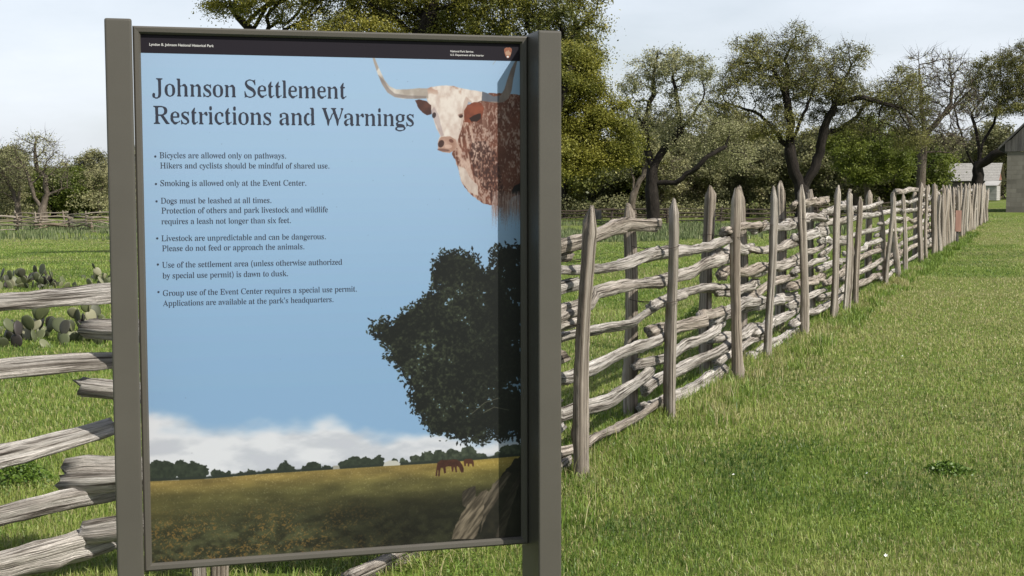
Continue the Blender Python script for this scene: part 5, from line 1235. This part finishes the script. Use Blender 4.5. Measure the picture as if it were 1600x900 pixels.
def cabin():
    D = 150; x0, x1 = px_x(1479, D), px_x(1555, D); W = x1 - x0; Hn = 2.16; Hr = 3.98; dep = 4.2
    t = empty('log_cabin', (x0, D, 0), -0.5); tag(t, 'small log cabin with pale grey shingle roof beyond the end of the fence', 'cabin')
    bm = bmesh.new()
    n = 8; hh = Hn / n
    for i in range(n):              # stacked logs on the long front, gaps between
        bm_box(bm, (0.1, 0.25, i * hh + .012), (W - .35, .47, (i + 1) * hh - .025), .05, 2)
    bm_box(bm, (.15, .3, 0), (W - .4, dep - .2, Hn - .02))
    bm_obj('wall', bm, LOGW, t)
    bm = bmesh.new()                # gable ends
    for xg in (.12, W - .4):
        a = [bm.verts.new((xg, y, z)) for y, z in ((.28, Hn), (dep - .2, Hn), (dep / 2, Hr - .12))]; b = [bm.verts.new((xg + .1, v.co.y, v.co.z)) for v in a]
        bm.faces.new(a); bm.faces.new(b[::-1])
        for i in range(3): bm.faces.new((a[i], b[i], b[(i + 1) % 3], a[(i + 1) % 3]))
    bm_obj('gable', bm, REDW, t)
    bm = bmesh.new(); rows = 11     # shingle courses
    for sgn in (0, 1):
        for i in range(rows):
            f0, f1 = i / rows, (i + 1.12) / rows
            y0, y1 = (-.1 + f0 * (dep / 2 + .1), -.1 + min(f1, 1) * (dep / 2 + .1)); z0, z1 = Hn - .1 + f0 * (Hr - Hn + .1), Hn - .1 + min(f1, 1) * (Hr - Hn + .1)
            if sgn: y0, y1 = dep - y0, dep - y1
            q = [bm.verts.new(c) for c in ((-.15, y0, z0 + .05), (W + .05, y0, z0 + .05), (W + .05, y1, z1 + .02), (-.15, y1, z1 + .02), (-.15, y0, z0), (W + .05, y0, z0))]
            bm.faces.new(q[:4]); bm.faces.new((q[4], q[5], q[1], q[0]))
    bm_obj('roof', bm, SHINGLE, t)
    s = empty('white_shed', (px_x(1534, D - 4), D - 4.2, 0), -0.5); tag(s, 'small white lean-to of horizontal boards against the log cabin', 'shed')
    bm = bmesh.new(); w2 = px_x(1554, D - 3) - px_x(1534, D - 3)
    for i in range(8): bm_box(bm, (0, 0, .02 + i * .185), (w2, .03 + .0, .02 + i * .185 + .165), .008, 1)
    for i in range(8): bm_box(bm, (w2 - .03, .035, .02 + i * .185), (w2, 1.9, .02 + i * .185 + .165), .008, 1)
    bm_box(bm, (.02, .032, 0), (w2 - .035, 1.9, 1.5))
    bm_obj('wall', bm, WHITEW, s)
    bm = bmesh.new(); vv = [bm.verts.new(c) for c in ((-.1, -.12, 1.53), (w2 + .1, -.12, 1.53), (w2 + .1, 2.0, 2.02), (-.1, 2.0, 2.02))]
    f = bm.faces.new(vv); g = bmesh.ops.extrude_face_region(bm, geom=[f]); 
    for e in g['geom']:
        if isinstance(e, bmesh.types.BMVert): e.co.z += .06
    bmesh.ops.recalc_face_normals(bm, faces=bm.faces); bm_obj('roof', bm, WHITEW, s)
cabin()

def barn():
    D = 82; x0 = px_x(1571, D); zt = px_z(239, D)
    t = empty('stone_barn', (x0, D, 0), -0.38); tag(t, 'grey limestone barn with dark board gable at the right edge of the lawn', 'barn')
    m, nt, b = new_mat('limestone'); t_ = nt.nodes.new('ShaderNodeTexCoord')
    br = nt.nodes.new('ShaderNodeTexBrick'); br.inputs['Scale'].default_value = 1.0; br.inputs['Brick Width'].default_value = .62; br.inputs['Row Height'].default_value = .27; br.inputs['Mortar Size'].default_value = .018
    br.inputs['Color1'].default_value = (.125, .118, .104, 1); br.inputs['Color2'].default_value = (.185, .175, .155, 1); br.inputs['Mortar'].default_value = (.14, .13, .115, 1)
    mp_ = nt.nodes.new('ShaderNodeMapping'); mp_.inputs['Rotation'].default_value = (math.pi / 2, 0, 0)
    nt.links.new(t_.outputs['Object'], mp_.inputs['Vector']); nd = noise(nt, t_.outputs['Object'], 1.3, 5, .6)
    ds = nt.nodes.new('ShaderNodeVectorMath'); ds.operation = 'MULTIPLY_ADD'; ds.inputs[1].default_value = (.12, .12, .12)
    nt.links.new(nd.outputs['Color'], ds.inputs[0]); nt.links.new(mp_.outputs[0], ds.inputs[2]); nt.links.new(ds.outputs[0], br.inputs['Vector'])
    rr = ramp(nt, [(.3, (.7, .68, .64)), (.7, (1.15, 1.13, 1.1))]); nt.links.new(noise(nt, t_.outputs['Object'], .8, 6, .65).outputs['Fac'], rr.inputs[0])
    nt.links.new(mixc(nt, 1., br.outputs['Color'], rr.outputs[0], 'MULTIPLY'), b.inputs['Base Color']); b.inputs['Roughness'].default_value = .95
    bump(nt, br.outputs['Fac'], -.5, .02, b)
    bm = bmesh.new(); bm_box(bm, (0, 0, -.2), (9, 11, zt)); bm_obj('wall', bm, m, t)
    pitch = 1.05; bm = bmesh.new()
    for i in range(26):             # upright boards of the gable
        xa_, xb_ = -.12 + i * .355, -.12 + (i + 1) * .355 - .015
        za = zt + .5 + pitch * min(max(xa_, 0), 9 - max(xa_, 0)); zb_ = zt + .5 + pitch * min(max(xb_, 0), 9 - xb_)
        vs = [bm.verts.new(c) for c in ((xa_, -.06, zt + .01), (xb_, -.06, zt + .01), (xb_, -.06, zb_), (xa_, -.06, za))]; w = [bm.verts.new(v.co + Vector((0, .05, 0))) for v in vs]
        bm.faces.new(vs); bm.faces.new(w[::-1])
        for k in range(4): bm.faces.new((vs[k], w[k], w[(k + 1) % 4], vs[(k + 1) % 4]))
    bmesh.ops.recalc_face_normals(bm, faces=bm.faces); bm_obj('gable', bm, DARKB, t)
    bm = bmesh.new()
    for sg in (0, 1):
        e = [(-.5, zt + .12), (4.5, zt + .52 + pitch * 4.5), (4.5, zt + .64 + pitch * 4.5), (-.5, zt + .24)]
        if sg: e = [(9 - x, z) for x, z in e]
        a = [bm.verts.new((x, -.4, z)) for x, z in e]; c = [bm.verts.new((x, 11.4, z)) for x, z in e]
        bm.faces.new(a); bm.faces.new(c[::-1])
        for k in range(4): bm.faces.new((a[k], c[k], c[(k + 1) % 4], a[(k + 1) % 4]))
    bmesh.ops.recalc_face_normals(bm, faces=bm.faces); bm_obj('roof', bm, DARKB, t)
barn()

# ------------------------------------------------------------------ small things
def plaque():
    s = s_of(1486); f = P0 + U * s - NL * 0.18
    t = empty('fence_plaque', (f[0], f[1], 0), 0.1); tag(t, 'narrow red-brown board on a stake at the far stretch of the fence', 'board')
    D = f[1]; k = D / FOC
    bm = bmesh.new(); bm_box(bm, (-.085, -.03, 1.6 - 72 * k), (.085, 0, 1.6 - 39 * k), .006, 2)
    bm_obj('board', bm, REDP, t)
    bm = bmesh.new(); bm_box(bm, (-.03, .003, -.1), (.03, .05, 1.6 - 42 * k), .006, 2); bm_obj('stake', bm, DARKB, t)
REDP = plank_mat('faded_red_board', (.20, .105, .08), (.30, .18, .14), 2.0, True)
plaque()
def back_of_sign():
    D = 90; x = px_x(931, D); z = gzf(x, D); k = D / FOC
    t = empty('board_sign', (x, D, z)); tag(t, 'dark square signboard seen from behind by the low fence in the pasture', 'signboard')
    bm = bmesh.new(); bm_box(bm, (-9 * k, 0, px_z(343, D) - z), (9 * k, .04, px_z(328, D) - z), .01, 2); bm_obj('board', bm, DARKB, t)
    bm = bmesh.new(); bm_box(bm, (-.05, .045, -.1), (.05, .12, px_z(326, D) - z), .01, 2); bm_obj('stake', bm, DARKB, t)
back_of_sign()

def cactus(px, py, n, sc, seed, label):
    r_ = np.random.default_rng(seed); D = 3453 / (py - 291); x = px_x(px, D); y = D; z = gzf(x, y)
    t = empty('prickly_pear', (x, y, z)); tag(t, label, 'cactus', 'prickly pear clumps behind the rails')
    pads = []; n = int(n * 1.9)
    for i in range(n):
        if i < n * .5 or not pads: base = np.array([r_.normal(0, .42 * sc), r_.normal(0, .3), -.03])
        else:
            b = pads[r_.integers(len(pads))]; base = b[0] + b[1] * b[2] * .85
        up = np.array([r_.normal(0, .42), r_.normal(0, .42), 1.0]); up /= np.linalg.norm(up); h = r_.uniform(.10, .175) * min(sc, 1.1)
        pads.append((base, up, h))
        bm = bmesh.new(); bmesh.ops.create_uvsphere(bm, u_segments=12, v_segments=9, radius=.5)
        rz = r_.random() * 6.28
        q = Vector((0, 0, 1)).rotation_difference(Vector(up)).to_matrix().to_4x4() @ Matrix.Rotation(rz, 4, 'Z')
        for v in bm.verts:
            zz = v.co.z + .5; w = .82 * (.75 + .35 * zz)
            v.co = q @ Vector((v.co.x * h * w * 1.05, v.co.y * h * .16 + .02 * h * math.sin(v.co.x * 5), zz * h)) + Vector(base)
        me = bm_obj('pad', bm, CACTUS, t, True)
        at = me.data.attributes.new('tint', 'FLOAT', 'POINT'); at.data.foreach_set('value', np.full(len(me.data.vertices), float(np.clip(r_.normal(.5, .36), 0, 1)), dtype=np.float32))
for a in ((12, 446, 14, 1.4, 1, 'large prickly pear clump at the left edge above the top rail'), (66, 444, 16, 1.5, 2, 'spreading prickly pear clump in mid pasture above the top rail'), (100, 440, 8, 1.0, 3, 'small low prickly pear clump right of the spreading one'), (163, 432, 5, .9, 4, 'lone prickly pear clump half hidden by the sign post'),
          (18, 528, 12, 1.0, 5, 'prickly pear clump at the left edge just below the top rail'), (78, 524, 10, 1.0, 6, 'prickly pear clump below the middle of the top rail'), (128, 522, 16, 1.25, 7, 'dense upright prickly pear clump just below the top rail by the sign post'), (40, 436, 12, 1.2, 9, 'prickly pear clump at far left set back behind the spreading clump'), (50, 530, 14, 1.1, 10, 'prickly pear clump between two others below the left part of the top rail'), (165, 520, 10, 1.1, 8, 'prickly pear clump partly behind the left sign post under the top rail')): cactus(*a)

def leafy_patch(px, py, rad, h, n, seed, label, name='clover_patch', mat=GRASS, tint=.2):
    r_ = np.random.default_rng(seed); D = 3453 / (py - 291); x = px_x(px, D); z = gzf(x, D)
    p = r_.normal(0, .5, (n, 2)) * rad; C = np.column_stack([p, np.maximum(.01, h * np.exp(-(p ** 2).sum(1) / rad ** 2) * r_.uniform(.35, 1.1, n))])
    V, F, T = leaf_quads(C, .02, seed, np.clip(r_.normal(tint, .09, n), 0, .6), 1.3, .5)
    o = np_mesh(name, V, F, mat, attrs={'tint': T}); o.location = (x, D, z); tag(o, label, 'plant')
leafy_patch(1488, 742, .12, .06, 1000, 3, 'dark green clover tuft standing out in the right of the lawn')
leafy_patch(20, 765, .16, .16, 1300, 4, 'dark ferny weed tuft behind the lower rails at the left edge', 'weed_tuft')
leafy_patch(1095, 505, .22, .2, 1600, 6, 'low dark bush of leaves behind the fence rails', 'weed_tuft', tint=.2)
def flowers():
    r_ = np.random.default_rng(15)
    m, nt, b = new_mat('white_petal'); b.inputs['Base Color'].default_value = (.8, .8, .76, 1)
    for i, (px, py) in enumerate(((1393, 895), (1496, 747), (1362, 758), (1150, 761), (1414, 566), (1440, 547), (1151, 627), (1381, 592))):
        D = 3453 / (py - 291); x = px_x(px, D); s = .008 * r_.uniform(.7, 1.2); bm = bmesh.new()
        c = bm.verts.new((0, 0, .004))
        for k in range(5):
            a = k * 1.2566; p = [bm.verts.new((s * q * math.cos(a + d), s * q * math.sin(a + d), e)) for q, d, e in ((.7, -.5, .006), (1.15, 0, .009), (.7, .5, .006))]
            bm.faces.new((c, *p))
        bm.faces.ensure_lookup_table()
        o = bm_obj('white_flower', bm, m); o.location = (x, D, gzf(x, D) + .045); o.rotation_euler = (r_.normal(0.4, .25), r_.normal(0, .25), r_.random() * 6)
        tag(o, 'tiny white flower dotting the green lawn', 'flower', 'white flowers dotting the lawn')
flowers()
